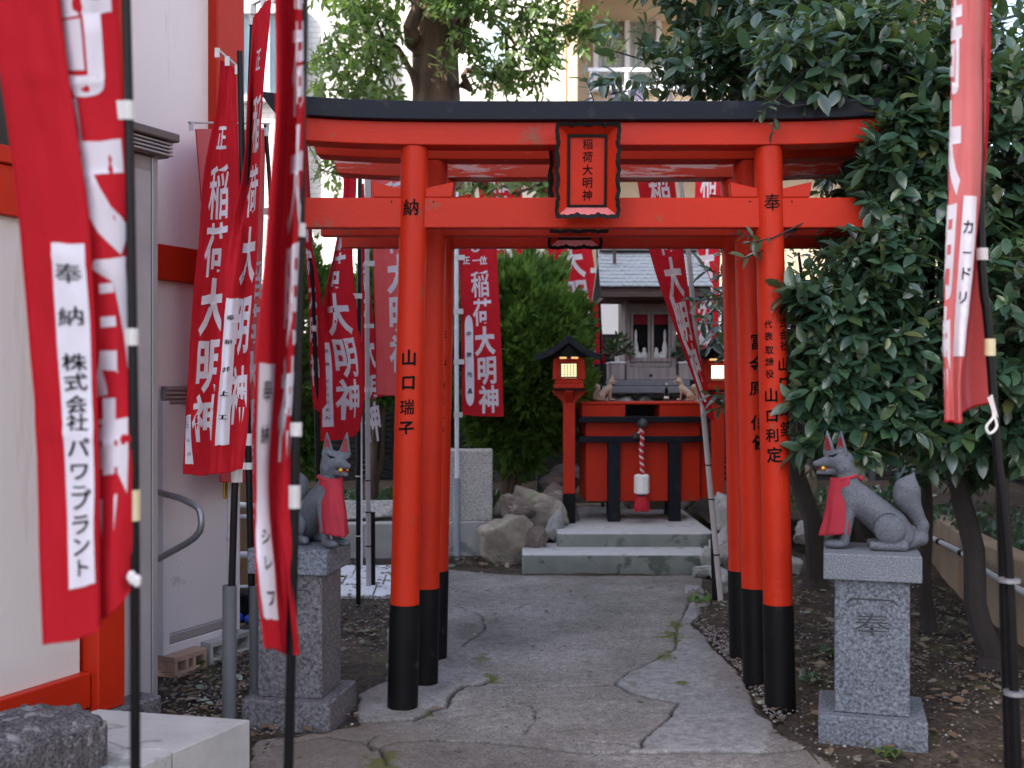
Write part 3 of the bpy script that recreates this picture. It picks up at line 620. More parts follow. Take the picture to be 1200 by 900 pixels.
V, Fc = rock_mesh((1.35,.3,.24), 90, 5, .03, 10, .9)
tag(np_mesh('kerb_stone', V*[1,1,1]+np.array(P(438,597,9.75)), Fc, M['slab'], smooth=True), 'rough pale granite block lying on the low planter wall', 'stone')
a = P(505,527,9.6); b = P(577,612,9.6)
def standing_slab():
    nx, nz, = 30, 34; Wd, Hd, Dp = (b.x-a.x), (a.z-.285), .2; V = []; 
    mb = MB().box(((a.x+b.x)/2, 9.7, .285+Hd/2), (Wd, Dp, Hd)); mb2 = mb.build('standing_slab', M['slab'], bevel=.018, seg=2, sub=0)
    return tag(mb2, 'pale upright rectangular stone slab standing on the planter wall behind the white pole', 'stone slab')
standing_slab()
t = thing('paving_stones', 'bright white paving squares behind the black flagpole', 'paving', (-1.3,8.3,0))
for i in range(4):
    for j in range(3):
        c = Vector((-1.72+.3*i+.02*j, 7.85+.42*j, .012)); MB().box(c, (.29,.41,.03), rz=R(3)).build('paving_stone', M['paving'] if (i+j) else M['concrete'], t, bevel=.006)
# ---- ochre retaining wall with a pipe
rp = hermite([0,.2,.5,.75,1], [(3.72,10.6,0),(3.68,10.0,0),(3.02,7.2,0),(2.72,4.4,0),(2.6,1.0,0)], np.linspace(0,1,30))
wall_run('retaining_wall', rp[::-1], -.05, list(np.interp(np.linspace(0,1,30), [0,.5,1], [.58,.46,.28])), -.16, M['wall_mud'], 'ochre curved retaining wall with grey pipe behind the grey fox pedestal', 'low wall')
t = thing('drain_pipe', 'pale plastic pipe running along the ochre retaining wall', 'pipe', (3.3,8,0))
pp = hermite([0,.2,.45,.7,1], [P(1072,618,9.7),P(1104,634,8.3),P(1136,650,7.3),P(1203,692,6.0),Vector((2.62,1.2,.33))], np.linspace(0,1,24)); pp = pp-np.array([.03,0,0])
MB().tube(pp, .019, 10).build('pipe', M['pvc'], t, smooth=True)
for q in (5, 10): MB().tube([pp[q]-np.array([0,.03,0])*.9, pp[q]+np.array([0,.03,0])], .025, 10).build('clip', M['pole_black'], t, smooth=True)

# ---- black slatted fence
def fence(name, x0, y0, x1, y1, z0, z1, label, npost):
    t = thing(name, label, 'fence', (x0,y0,z0)); a, b = Vector((x0,y0,0)), Vector((x1,y1,0)); mb = MB()
    pitch = .062; k = 0
    while z0+k*pitch < z1: mb.bar(a+Vector((0,0,z0+k*pitch)), b+Vector((0,0,z0+k*pitch)), .016, .050); k += 1
    o = mb.build('slat', M['fence'], t); o['kind'] = 'stuff'
    d = (b-a).normalized(); nn = Vector((d.y,-d.x,0)); q0 = Vector((0,0,(z0+z1)/2))-nn*.09
    MB().bar(a+q0, b+q0, .01, z1-z0+.02).build('backing_panel', M['fence'], t)
    for i in range(npost+1):
        q = a.lerp(b, i/npost); d = (b-a).normalized(); nn = Vector((d.y,-d.x,0))
        MB().box(q+nn*.045+Vector((0,0,(z0+z1)/2+.02)), (.06,.05,z1-z0+.1), rz=math.atan2(d.y,d.x)).build('post', M['fence_post'], t, bevel=.003)
fence('slat_fence', -4.4, 12.6, 6.9, 12.6, .40, 2.02, 'long black horizontal slat fence behind the topiary and small shrine', 8)
fence('slat_fence', 4.7, 12.4, 4.6, 4.0, .55, 2.6, 'black slat fence along the slope behind the camellia', 5)
tag(MB().box((-1,12.75,.36),(7.6,.15,.5)).build('fence_footing', M['concrete'], bevel=.01), 'pale concrete footing under the black slat fence', 'low wall')
for x, y0 in ((633,480),(948,485)):
    a = P(x, y0, 11.6); MB().bar(Vector((a.x,a.y,.2)), a, .07, .07, (0,1,0))
    tag(MB().bar(Vector((a.x,a.y,.2)), a, .075, .075, (0,1,0)).build('steel_post', M['fence_post'], bevel=.004), 'dark grey steel post '+('between the topiary trunk and first lantern' if x < 800 else 'behind the upright ochre stone'), 'post', 'steel posts before the fence')

# ---- buildings beyond
t = thing('tiled_house', 'pale tiled building with a large light blue window beyond the flags', 'building', (-4,15.5,0))
MB().box((-3.35,17.5,3.5),(4.7,4,7.6)).build('wall', M['tile'], t)
f = MB(); 
for (x0,x1,y0,y1) in ((276,282,10,260),(352,358,10,260),(276,358,8,16),(276,358,112,119),(313,316,14,114)): 
    p0, p1 = P(x0,y1,15.4), P(x1,y0,15.4); f.box(((p0.x+p1.x)/2,15.42,(p0.z+p1.z)/2),(p1.x-p0.x,.1,p1.z-p0.z))
wf = f.build('window_frame', M['white_rail'], t, bevel=.004); p0, p1 = P(278,116,15.45), P(356,12,15.45)
MB().box(((p0.x+p1.x)/2,15.47,(p0.z+p1.z)/2),(p1.x-p0.x,.04,p1.z-p0.z)).build('pane', M['sky_glass'], wf)
p0, p1 = P(285,332,15.3), P(470,324,15.3); MB().box(((p0.x+p1.x)/2,15.4,(p0.z+p1.z)/2),(p1.x-p0.x,.2,.1)).build('ledge', M['offwhite'], t)
p0 = P(437,330,15.2); MB().box((p0.x,15.35,p0.z-.6),(.35,.25,1.3)).build('meter_box', mat('cream_panel',(.62,.52,.33),bump=.02), t, bevel=.01)
p0 = P(428,310,15.2); MB().tube([Vector((p0.x,15.3,.5)), Vector((p0.x,15.3,6.5))], .09, 12).build('downpipe', M['alu'], t, smooth=True)
t = thing('white_house', 'bright white house between the big trunk and the beige apartments', 'building', (0,20,0))
MB().box((-.3,22,4.2),(5.0,4,8.4)).build('wall', M['offwhite'], t)
for k in range(7): MB().box((-.3,19.96,2.6+k*.62),(5.0,.1,.035)).build('siding_joint', M['white_rail'], t)
for (x0,x1,y0,y1) in ((560,600,20,100),(470,540,-80,40)):
    p0, p1 = P(x0,y1,19.98), P(x1,y0,19.98); q = MB().box(((p0.x+p1.x)/2,19.97,(p0.z+p1.z)/2),(p1.x-p0.x,.08,p1.z-p0.z)).build('window', M['white_rail'], t, bevel=.01); MB().box(((p0.x+p1.x)/2,19.93,(p0.z+p1.z)/2),(p1.x-p0.x-.14,.03,p1.z-p0.z-.14)).build('pane', M['sky_glass'], q)
t = thing('apartment_block', 'beige apartment block with balcony railing and curtained window above the torii', 'building', (3,18,0))
p = lambda x, y: P(x, y, 19.2)
MB().box((4.5,21,4.6),(6.9,3.4,9.2)).build('wall', M['beige'], t); a = p(660,0); MB().box((a.x+.08,18.3,4.6),(.17,.2,9.2)).build('corner_trim', M['orange_trim'], t, bevel=.01)
def apt_window(x0, x1, y0, y1):
    p0, p1 = p(x0,y1), p(x1,y0); cx, cz, ww, hh = (p0.x+p1.x)/2, (p0.z+p1.z)/2, p1.x-p0.x, p1.z-p0.z; f = MB()
    for dx, ww2 in ((-ww/2,.09),(ww/2,.09),(0,.09)): f.box((cx+dx,19.24,cz),(ww2,.12,hh))
    for dz in (-hh/2, hh/2): f.box((cx,19.24,cz+dz),(ww+.09,.125,.09))
    o = f.build('window', M['white_rail'], t, bevel=.004)
    MB().box((cx,19.27,cz),(ww-.05,.02,hh-.05)).build('pane', M['glass'], o)
    nf = 40; V = [(cx-ww/2+ww*i/nf, 19.29+.02*math.sin(i*1.9), z) for i in range(nf+1) for z in (cz-hh/2, cz+hh/2)]; mb = MB().add(V, [(2*i,2*i+2,2*i+3,2*i+1) for i in range(nf)]); mb.build('curtain', M['curtain'], o)
apt_window(698,772,18,104); apt_window(800,870,18,104)
MB().box((4.6,18.5,P(0,-4,18).z+.1),(6.9,1.9,.2)).build('upper_balcony_slab', M['beige'], t, bevel=.01); MB().box((a.x+.1,18.55,4.6),(.14,1.5,9.2)).build('fin_wall', M['beige'], t, bevel=.01)
bal = MB().box((4.6,18.75,P(0,150,18.2).z),(6.6,1.0,.16)).build('balcony_slab', M['offwhite'], t, bevel=.01)
for y in (82,103,121,138): a = P(0,y,18.3); MB().box((4.55,18.3,a.z),(6.6,.05,.06)).build('railing_bar', M['white_rail'], bal)
for k in range(12): MB().box((1.3+.58*k,18.3,P(0,112,18.3).z),(.04,.04,.85)).build('baluster', M['white_rail'], bal)
a = P(735,112,18.5); MB().box((a.x,18.55,a.z),(.55,.05,.5)).build('hung_laundry', mat('pale_violet_cloth',(.42,.36,.52),bump=.02), bal)
tag(MB().box((7.2,3.5,4.5),(.4,16,9)).build('sky_block_wall', M['alu'], bevel=.01), 'tall plain grey wall added out of view beyond the camellia to block sky light', 'wall')  # unseen wall, added to keep sky light off the camellia side
tag(MB().box((2.4,14.6,2.2),(5.2,.3,1.1)).build('far_block_wall', M['offwhite'], bevel=.01), 'pale block wall behind the black fence and small shrine', 'wall')

# ================================================================== TORII GATES
def torii(Y, xl, xr, lean, label, red_top, red_tie, texts, plq, xk=1.02, dz=0, pdz=0):
    """pillar feet at xl and xr; they lean inwards by `lean` towards the lintels"""
    cx = (xl+xr)/2; t = thing('torii_gate', label, 'torii gate', (cx, Y, 0), group='three vermilion torii gates over the path'); r = .0655
    zs, zk, zt_ = 2.564+dz, 2.669+dz, 2.755+dz
    for sgn, x in ((1, xl), (-1, xr)):
        n = 28; lo, hi = Vector((x,Y,-.1)), Vector((x+sgn*lean,Y,zs+.01)); ax = hi-lo
        f = lambda z: lo+ax*((z+.1)/(zs+.11))
        p = MB().tube([f(-.1),f(.487)], r+.0045, n).build('pillar_base_sleeve', M['black'], None, smooth=True)
        p.data.transform(Matrix.Translation(-t.location))
        o = MB().tube([f(z) for z in np.linspace(.486, zs, 12)], list(np.linspace(r+.001, r-.003, 12)), n).build('pillar', M['red'], t, smooth=True); p.parent = o
        for (side, items) in texts:
            if side != sgn: continue
            def fn(a, z, f=f):
                out = np.zeros((len(a), 3))
                for i in range(len(a)):
                    c = f(z[i]); an = a[i]/r; out[i] = (c.x+(r+.0016)*math.sin(an), c.y-(r+.0016)*math.cos(an), z[i])
                return out
            for it in items: V, T = write([it], fn); np_mesh('brush_character', V, T, M['ink'], o, world=True)
    # lintel, curved cap, tie beam with wedges
    hw = 1.448
    def curve(x): u = abs(x-cx)/1.5; return .046*u**5
    def swept(name, half0, half1, z0, z1, d, m, nseg=40, topslope=0, par=t):
        xs = np.linspace(-1, 1, nseg); V = []
        for u in xs:
            for (z, dy) in ((z0,-d/2),(z0,d/2),(z1,d/2),(z1,-d/2)):
                hx = half0 if z == z0 else half1; x = cx+u*hx; V.append((x, Y+dy*(1 if z == z0 else 1+topslope), z+curve(x)))
        mb = MB(); mb.add(V, [(i*4+j, i*4+(j+1)%4, i*4+4+(j+1)%4, i*4+4+j) for i in range(nseg-1) for j in range(4)]+[(3,2,1,0),tuple(range(4*nseg-4,4*nseg))])
        return mb.build(name, m, par, bevel=.004, smooth=True)
    L = swept('lintel', hw-.11, hw-.078, zs, zk, .13, red_top); 
    swept('cap_beam', hw-.02, hw+.05, zk+.002, zt_, .19, M['blackcap'], topslope=.06)
    tb = MB().box((cx,Y,2.2655+dz), (2*(hw-.125),.062,.137)).build('tie_beam', red_tie, t, bevel=.004)
    for sgn, x in ((1, xl+lean*.87), (-1, xr-lean*.87)):
        for s2 in (-1, 1):
            poly = [(0,0),(.178,0),(.186,.070),(0,.028)]
            MB().prism([(s2*q[0], q[1]) for q in poly], (x, Y-.024, 2.3365+dz), (1,0,0), (0,0,1), (0,.048,0)).build('wedge', M['red'], t, bevel=.003)
            c = (x+s2*.095, Y-.032, 2.315+dz); MB().lathe((c[0], c[1]+.002, c[2]), [(.004,-.004),(.004,.004)], 6).build('nail', M['black'], tb)
    # hanging name plaque
    W2, H2 = .142, .208; c = Vector((plq, Y-.13, 2.435+pdz)); tilt = R(7)
    q = MB(); m3 = Matrix.Rotation(tilt, 3, 'X')
    T = lambda x, y, z: c + m3 @ Vector((x, y, z))
    iw, ih = .083, .155; dpt = .045
    inn = [(-iw,-ih),(iw,-ih),(iw,ih),(-iw,ih)]; out_ = [(-W2+.012,-H2+.014),(W2-.012,-H2+.014),(W2-.012,H2-.014),(-W2+.012,H2-.014)]
    mb = MB(); mb.add([T(x,0,z) for x, z in inn]+[T(x,.012,z) for x, z in inn], [(0,1,2,3),(7,6,5,4),(0,4,5,1),(1,5,6,2),(2,6,7,3),(3,7,4,0)])
    pb = mb.build('plaque', M['red'], t)
    for i in range(4):
        j = (i+1) % 4; mb = MB(); a, b, d, e = inn[i], inn[j], out_[j], out_[i]
        mb.add([T(a[0],0,a[1]),T(b[0],0,b[1]),T(d[0],-dpt,d[1]),T(e[0],-dpt,e[1]),T(a[0],.012,a[1]),T(b[0],.012,b[1]),T(d[0],-dpt+.014,d[1]),T(e[0],-dpt+.014,e[1])], [(0,1,2,3),(7,6,5,4),(0,4,5,1),(1,5,6,2),(2,6,7,3),(3,7,4,0)])
        mb.build('bevelled_side', M['red_pale'] if i == 0 else M['red'], pb)  # bottom bevel alone takes the paler red
    mb = MB(); bw = .007
    for (x0,x1,z0,z1) in ((-iw-.004,iw+.004,ih-bw,ih+.004),(-iw-.004,iw+.004,-ih-.004,-ih+bw),(-iw-.004,-iw+bw,-ih+bw,ih-bw),(iw-bw,iw+.004,-ih+bw,ih-bw)):
        mb.add([T(x,y,z) for y in (-.010,.004) for x, z in ((x0,z0),(x1,z0),(x1,z1),(x0,z1))], [(0,1,2,3),(7,6,5,4),(0,4,5,1),(1,5,6,2),(2,6,7,3),(3,7,4,0)])
    mb.build('inner_border', M['black'], pb)
    def scal(u, a, k): return a*abs(math.sin(math.pi*k*u))**.7
    edges = [((-W2,H2),(W2,H2),(0,-1),4,.013),((W2,H2),(W2,-H2),(-1,0),5,.012),((W2,-H2),(-W2,-H2),(0,1),3,.018),((-W2,-H2),(-W2,H2),(1,0),5,.012)]
    mb = MB()
    for (p0, p1, nrm, k, am) in edges:
        ns = 40; prev = None
        for i in range(ns+1):
            u = i/ns; x = p0[0]+(p1[0]-p0[0])*u; z = p0[1]+(p1[1]-p0[1])*u
            wv = am*(1-abs(math.sin(math.pi*k*u))**.6) + .003*math.sin(u*60)
            o1 = (x-nrm[0]*(-.004+wv*.0), z-nrm[1]*(-.004)); ou = (x+nrm[0]*(wv*.55-.002), z+nrm[1]*(wv*.55-.002)); i2 = (x+nrm[0]*(.015+wv*.7), z+nrm[1]*(.015+wv*.7))
            cur = [T(ou[0],-dpt-.012,ou[1]),T(i2[0],-dpt-.008,i2[1]),T(i2[0],-dpt+.008,i2[1]),T(ou[0],-dpt+.016,ou[1])]
            if prev: mb.add(prev+cur, [(j,(j+1)%4,4+(j+1)%4,4+j) for j in range(4)]+([(3,2,1,0)] if i == 1 else [])+([(4,5,6,7)] if i == ns else []))
            prev = cur
    mb.build('carved_edge', M['black'], pb)
    items = [(ch, .002, .118-.056*i, .048, .05, .012) for i, ch in enumerate('稲荷大明神')]
    V, Tt = write(items, lambda x, y: np.array([T(a, -.0025, b) for a, b in zip(x, y)])); np_mesh('lettering', V, Tt, M['ink'], pb)
    MB().bar((plq,Y-.13,2.60),(plq,Y-.05,2.60),.02,.02).build('plaque_bracket', M['black'], t); MB().bar((plq,Y-.100,2.30),(plq,Y-.028,2.30),.03,.03).build('plaque_bracket', M['black'], t)
    return t
M['red_pale'] = mat('pale_plaque_edge', (.60,.17,.17), (.52,.11,.10), rough=.5, scale=8, bump=.05)
def px2(Y, col, cx_of):                    # writing placed by its row in the photo at that gate
    out = []
    for ch, dx, py, s, *b in col: out.append((ch, dx*Y/F, EYE+(HZ-py)*(Y-.06)/F, s*Y/F, s*Y/F*1.02, (b or [.012])[0]*1.35))
    return out
G1 = torii(5.06, -.502, 1.226, .059, 'front torii gate, nearest, with black curved cap beam and carved black edged name plaque', M['red'], M['red'],
   [(1, px2(5.06, [('納',-1.5,243,20,.022),('山',0,419,19,.022),('口',0,448,18,.024),('瑞',-1,477,18,.02),('子',-1.5,502,19,.022)], 0)),
    (-1, px2(5.06, [('奉',0,237,21,.022),('代',-8,380,9),('表',-8,394,10),('取',-7.5,410,10),('締',-7.5,424,10),('役',-7.5,438,10),('山',-6.5,463,17,.018),('口',-6,487,16,.02),('利',-6,510,16,.018),('定',-4,533,18,.018),
        ('株',10.5,364,12),('式',10.5,378,12),('会',10.5,392,12),('社',11,405,12),('山',9.5,427,16,.018),('口',10,449,16,.02),('建',12,479,17,.02),('築',12,503,18,.02)], 0))], .334)
G2 = torii(5.46, -.437, 1.210, .059, 'middle torii gate between the front and back gates, its lintel paint chipped', M['red_chip'], M['red'],
   [(-1, px2(5.46, [('富',6,400,19,.022),('金',5,427,19,.02),('原',4,455,18,.02),('伸',5,495,18,.02),('任',6,518,18,.02)], 0))], .32, dz=.015, pdz=-.012)
G3 = torii(5.96, -.422, 1.242, .059, 'back torii gate, farthest from the viewer, its lintel faded to pinkish grey', M['red_worn'], M['red'],
   [(-1, px2(5.96, [('宝',4,388,14),('月',4,408,14),('旅',4,430,14),('館',4,449,14),('正',4,484,13),('幸',4,504,13),('章',4,525,13)], 0)),
    (1, px2(5.96, [('三',4,392,9),('山',4,424,9),('本',4,452,9),('正',4,470,8),('一',4,490,8),('子',4,505,8)], 0))], .33, dz=.018, pdz=-.030)

# ================================================================== OFFERING BOX, LANTERNS, SMALL SHRINE
k = 9.85/F; zz = lambda y: EYE+(HZ-y)*k; xx = lambda x: (x-759)*k
ob = thing('offering_box', 'vermilion offering box with black rails and legs on the upper step', 'offering box', (xx(759)+159*k, 9.85, .258), R(2.5))
def loc(mb, name, m, par=None, **kw):
    for i, v in enumerate(mb.v): mb.v[i] = (v[0], v[1], v[2]-.258)
    return mb.build(name, m, par or ob, world=False, **kw)
def b3(x0, x1, y0, y1, z0, z1, mb=None): return (mb or MB()).box(((x0+x1)/2,(y0+y1)/2,(z0+z1)/2),(x1-x0,y1-y0,z1-z0))
loc(b3(xx(687),xx(822),.05,.62,zz(588),zz(489)), 'front_panel', M['red'], bevel=.004)
loc(b3(xx(822)+.002,xx(836),.17,.60,zz(587),zz(489)), 'side_panel', M['red'], bevel=.004)
lid = loc(b3(xx(681),xx(846),.0,.66,zz(474),zz(471.5)), 'lid', M['red'], bevel=.004)
for x0, x1 in ((681.5,733),(773,845)): loc(b3(xx(x0),xx(x1),.006,.55,zz(488.6),zz(474.2)), 'lid_front', M['red'], lid, bevel=.006)
loc(b3(xx(733)+.002,xx(773)-.002,.3,.5,zz(488),zz(475)), 'slot_shade_back', M['black'], lid)  # black back paints the shade inside the slot
for y0, y1, n in ((488,495,'upper_rail'),(511,518,'lower_rail')):
    mb = b3(xx(678),xx(841),-.03,.03,zz(y1),zz(y0)); b3(xx(838)-.03,xx(841)+.02,.032,.5,zz(y1),zz(y0),mb); b3(xx(678)-.002,xx(678)+.05,.032,.5,zz(y1),zz(y0),mb); loc(mb, n, M['blackcap'], bevel=.004)
for x0, x1 in ((712,726),(783.5,797.5)): loc(b3(xx(x0),xx(x1),-.028,.046,.259,zz(517.5)), 'leg', M['blackcap'], bevel=.004); loc(b3(xx(x0)+.06,xx(x0)+.13,.5,.57,.259,zz(588)-.002), 'rear_leg', M['blackcap'])
br = thing('bell_rope', 'red and white twisted bell rope with white grip and red tassel on the offering box', 'bell rope', P(752,500,9.72))
bx = lambda x, y: P(x, y, 9.72)
MB().lathe(bx(753,497), [(.02,-.035),(.052,-.02),(.056,0),(.05,.022),(.03,.034),(.012,.05)], 16).build('bell', M['bronze'], br, smooth=True)
MB().lathe(bx(745,511), [(.012,-.03),(.032,-.02),(.036,0),(.03,.02),(.012,.03)], 14).build('small_bell', M['bronze'], br, smooth=True)
MB().tube([bx(745,511), bx(752,503)], .008, 6).build('cord', M['rope_white'], br)
z0, z1 = bx(752,556).z, bx(752,502).z; c = bx(752,530)
for ph, m in ((0,'rope_red'),(2.09,'rope_white'),(4.19,'rope_red')):
    MB().tube([(c.x+.0105*math.cos(ph+a)+.004*math.sin(a*.2), c.y+.0105*math.sin(ph+a), z1+(z0-z1)*a/44) for a in np.linspace(0,44,150)], .0105, 7).build('rope_strand', M[m], br, smooth=True)
g = bx(752,556); MB().lathe((g.x,g.y,g.z-.17), [(.058,0),(.068,.012),(.068,.158),(.058,.17)], 8).build('grip', M['offwhite'], br, bevel=.003)
MB().lathe((g.x,g.y,g.z-.20), [(.035,0),(.042,.028)], 10).build('grip_collar', M['bronze'], br)
mb = MB()
for i in range(46):
    a = i*2.4; r0, r1 = .03*math.sqrt((i+.5)/46), .075*math.sqrt((i+.5)/46); mb.tube([(g.x+r0*math.cos(a),g.y+r0*math.sin(a),g.z-.19),(g.x+(r0+r1)/2*math.cos(a),g.y+(r0+r1)/2*math.sin(a),g.z-.23),(g.x+r1*math.cos(a),g.y+r1*math.sin(a),g.z-.30-.012*(i%3))], [.011,.012,.007], 5)
mb.build('tassel', M['rope_red'], br, smooth=True)

GLOW = emit('lit_lantern_paper', (1,.84,.46), .26); GLOW2 = emit('lit_lantern_gap', (1,.60,.22), .2); GLOW3 = emit('bright_lantern_paper', (1,.9,.66), .7)
def lantern(px, Y, z0, label, py=0, glow=None):
    c = P(px, 0, Y); k = Y/F; t = thing('post_lantern', label, 'lantern', (c.x, Y, z0), R(-4), group='two lit lanterns on vermilion posts')
    Z = lambda y: EYE+(HZ-y-py)*k - z0
    def bl(mb, name, m, par=None, **kw): return mb.build(name, m, par or t, world=False, **kw)
    hw = .0525; bl(b3(-hw,hw,-hw,hw,Z(578),Z(470)), 'post', M['red'], bevel=.004); bl(b3(-hw-.002,hw+.002,-hw-.002,hw+.002,-.1,Z(578)-.001), 'post_base', M['black'], bevel=.004)
    # flared bracket
    for M3 in (Matrix.Identity(3), Matrix.Rotation(R(90),3,'Z')):
        poly = [(-.054,Z(472)),(.054,Z(472)),(.085,Z(467)),(.10,Z(466)),(.145,Z(459.5)),(.15,Z(457.5)),(-.15,Z(457.5)),(-.145,Z(459.5)),(-.10,Z(466)),(-.085,Z(467))]
        mb = MB().prism(poly, (0,-.034,0), (1,0,0), (0,0,1), (0,.068,0)); mb.v = [tuple(M3 @ Vector(v)) for v in mb.v]; bl(mb, 'bracket', M['red'], bevel=.003)
    bl(b3(-.135,.135,-.135,.135,Z(457.3),Z(455)), 'floor_board', M['black'], bevel=.002)
    bl(b3(-.128,.128,-.128,.128,Z(454.9),Z(449)), 'plinth', M['red'], bevel=.003); mb = b3(-.122,.122,-.122,.122,Z(448.8),Z(445)); bl(mb, 'lower_rail', M['red'], bevel=.003)
    bx0, zt, zb = .118, Z(421), Z(444.8)
    for sx in (-1,1):
        for sy in (-1,1): bl(b3(sx*bx0-.02,sx*bx0+.02,sy*bx0-.02,sy*bx0+.02,zb,zt), 'corner_post', M['red'], bevel=.003)
    mb = MB()
    for s in (-1,1): b3(-.097,.097,s*bx0-.012,s*bx0+.012,Z(424.5),zt,mb); b3(s*bx0-.012,s*bx0+.012,-.097,.097,Z(424.5),zt,mb); b3(-.097,.097,s*bx0-.012,s*bx0+.012,zb,zb+.012,mb); b3(s*bx0-.012,s*bx0+.012,-.097,.097,zb,zb+.012,mb)
    for s in (-1,1): b3(-.097,-.077,s*bx0-.011,s*bx0+.011,zb+.013,Z(424.7),mb); b3(.077,.097,s*bx0-.011,s*bx0+.011,zb+.013,Z(424.7),mb)
    bl(mb, 'wall_frame', M['red'], bevel=.002)
    z0w, z1w = zb+.014, Z(425)
    for ang in (0, 90, 180, 270):
        m3 = Matrix.Rotation(R(ang), 3, 'Z'); mb = MB()
        for (a,b,c_,d) in ((-.076,-.066,z0w,z1w),(.066,.076,z0w,z1w),(-.066,.066,z0w,z0w+.012),(-.066,.066,z1w-.012,z1w)): b3(a,b,-bx0-.008,-bx0+.006,c_,d,mb)
        for i in range(1,5): x = -.066+.132*i/5; b3(x-.0018,x+.0018,-bx0-.004,-bx0+.002,z0w+.012,z1w-.012,mb)
        for i in range(1,6): z = z0w+.012+(z1w-z0w-.024)*i/6; b3(-.066,.066,-bx0-.0035,-bx0+.0015,z-.0018,z+.0018,mb)
        mb.v = [tuple(m3 @ Vector(v)) for v in mb.v]; wn = bl(mb, 'window_lattice', M['blackcap'])
        mb = b3(-.066,.066,-bx0+.008,-bx0+.011,z0w,z1w); mb.v = [tuple(m3 @ Vector(v)) for v in mb.v]; bl(mb, 'lit_paper', glow or GLOW, wn)
    for s in (-1,1): bl(b3(s*.05-.03,s*.05+.03,-bx0-.004,-bx0+.004,zt+.002,zt+.02), 'glowing_gap', GLOW2)
    bl(b3(-.1,.1,.0,.004,zt+.002,zt+.02), 'gap_board', M['red']); bl(b3(-.12,.12,-.106,.12,zt+.001,zt+.012), 'ceiling_board', M['red'])
    # curved gable roof, ridge towards the viewer
    prof = [(0,Z(396)),(.06,Z(402)),(.13,Z(408.5)),(.20,Z(413.5)),(.265,Z(416.5)),(.29,Z(417))]
    V = []; th = .03
    full = [(-x,z) for x, z in prof[::-1][:-1]]+prof; n = len(full)
    for y in (-.24,.24):
        V += [(x,y,z) for x, z in full]+[(x*.985,y,z-th) for x, z in full]
    Fq = []
    for i in range(n-1): Fq += [(i,i+1,2*n+i+1,2*n+i),(n+i,3*n+i,3*n+i+1,n+i+1),(i,n+i,n+i+1,i+1),(2*n+i,2*n+i+1,3*n+i+1,3*n+i)]
    Fq += [(0,2*n,3*n,n),(n-1,2*n-1,4*n-1,3*n-1)]
    rf = bl(MB().add(V, Fq), 'roof', M['blackcap'], bevel=.004)
    for s in (-1,1):
        pts = [(s*x,-.245,z-.02) for x, z in prof]; mb = MB()
        for a, b in zip(pts[:-1], pts[1:]): mb.bar(a, b, .022, .05)
        bl(mb, 'bargeboard', M['blackcap'], rf); 
        for j in range(1,6):
            x, z = prof[min(j,5)][0]*.93, prof[min(j,5)][1]; bl(MB().bar((s*x,-.235,z+.006),(s*x,.235,z+.006),.018,.016), 'roof_batten', M['blackcap'], rf)
    bl(b3(-.028,.028,-.262,.262,Z(398),Z(394.5)), 'ridge', M['blackcap'], rf, bevel=.004)
    bl(MB().prism([(-.06,Z(415)),(0,Z(405)),(.06,Z(415)),(.03,Z(418)),(0,Z(421)),(-.03,Z(418))], (0,-.232,0), (1,0,0), (0,0,1), (0,.03,0)), 'gable_ornament', M['black'], rf)
    bl(MB().prism([(-.2,Z(418.5)),(0,Z(400)),(.2,Z(418.5))], (0,-.15,0), (1,0,0), (0,0,1), (0,.3,0)), 'gable_wall', M['black'], rf)
    return t
lantern(667, 9.75, .25, 'lit lantern beside the topiary, black roofed on a vermilion post')
lantern(841, 9.55, .25, 'lit lantern behind the torii legs, black roofed and partly hidden by leaves', py=2, glow=GLOW3)

# ---- small shrine
k = 11/F; Z = lambda y: EYE+(HZ-y)*k; X = lambda x: (x-600)*k
sh = thing('small_shrine', 'small weathered wooden shrine with shingled roof and glazed doors on a rock base', 'shrine', (X(762), 11, .3))
b3m = lambda x0,x1,y0,y1,z0,z1,mb=None: b3(X(x0),X(x1),y0,y1,z0,z1,mb)
b3m(719,806,10.85,11.9,Z(452.5),Z(445.5)).build('stone_slab', M['granite_cap'], sh, bevel=.008)
b3m(714,811,10.80,11.9,Z(461),Z(452.7)).build('stone_slab', M['granite_cap'], sh, bevel=.01)
for i, (x, w_) in enumerate(((727,34),(754,30),(781,36),(806,30))):
    rock('base_rock', (X(x),11.05,Z(476)), (w_*k*1.15,.5,32*k), 200+i, M['rock_grey'], parent=sh, rough=.07)
for i, (x, w_) in enumerate(((720,60),(765,60),(806,60))): rock('base_rock', (X(x),11.2,Z(520)), (w_*k*1.2,.6,90*k), 210+i, M['rock_brown'], parent=sh, rough=.08)
b3m(733,792,10.95,11.8,Z(445.3),Z(430.5)).build('sill_board', M['wood_old'], sh, bevel=.006)
bd = b3m(733.5,791.5,11.06,11.8,Z(430.3),Z(346)).build('body', M['wood_old'], sh, bevel=.004)
for x in (735.5, 789.5): b3m(x-3,x+3,10.99,11.055,Z(445),Z(346)).build('post', M['wood_old'], sh, bevel=.004)
b3m(738.7,786.3,11.0,11.055,Z(365),Z(356)).build('lintel', M['wood_old'], sh, bevel=.003); b3m(738.7,786.3,11.0,11.055,Z(430),Z(424)).build('threshold', M['wood_old'], sh, bevel=.003)
b3m(736,789,10.97,11.02,Z(354),Z(346)).build('head_beam', M['wood_dark'], sh, bevel=.003)
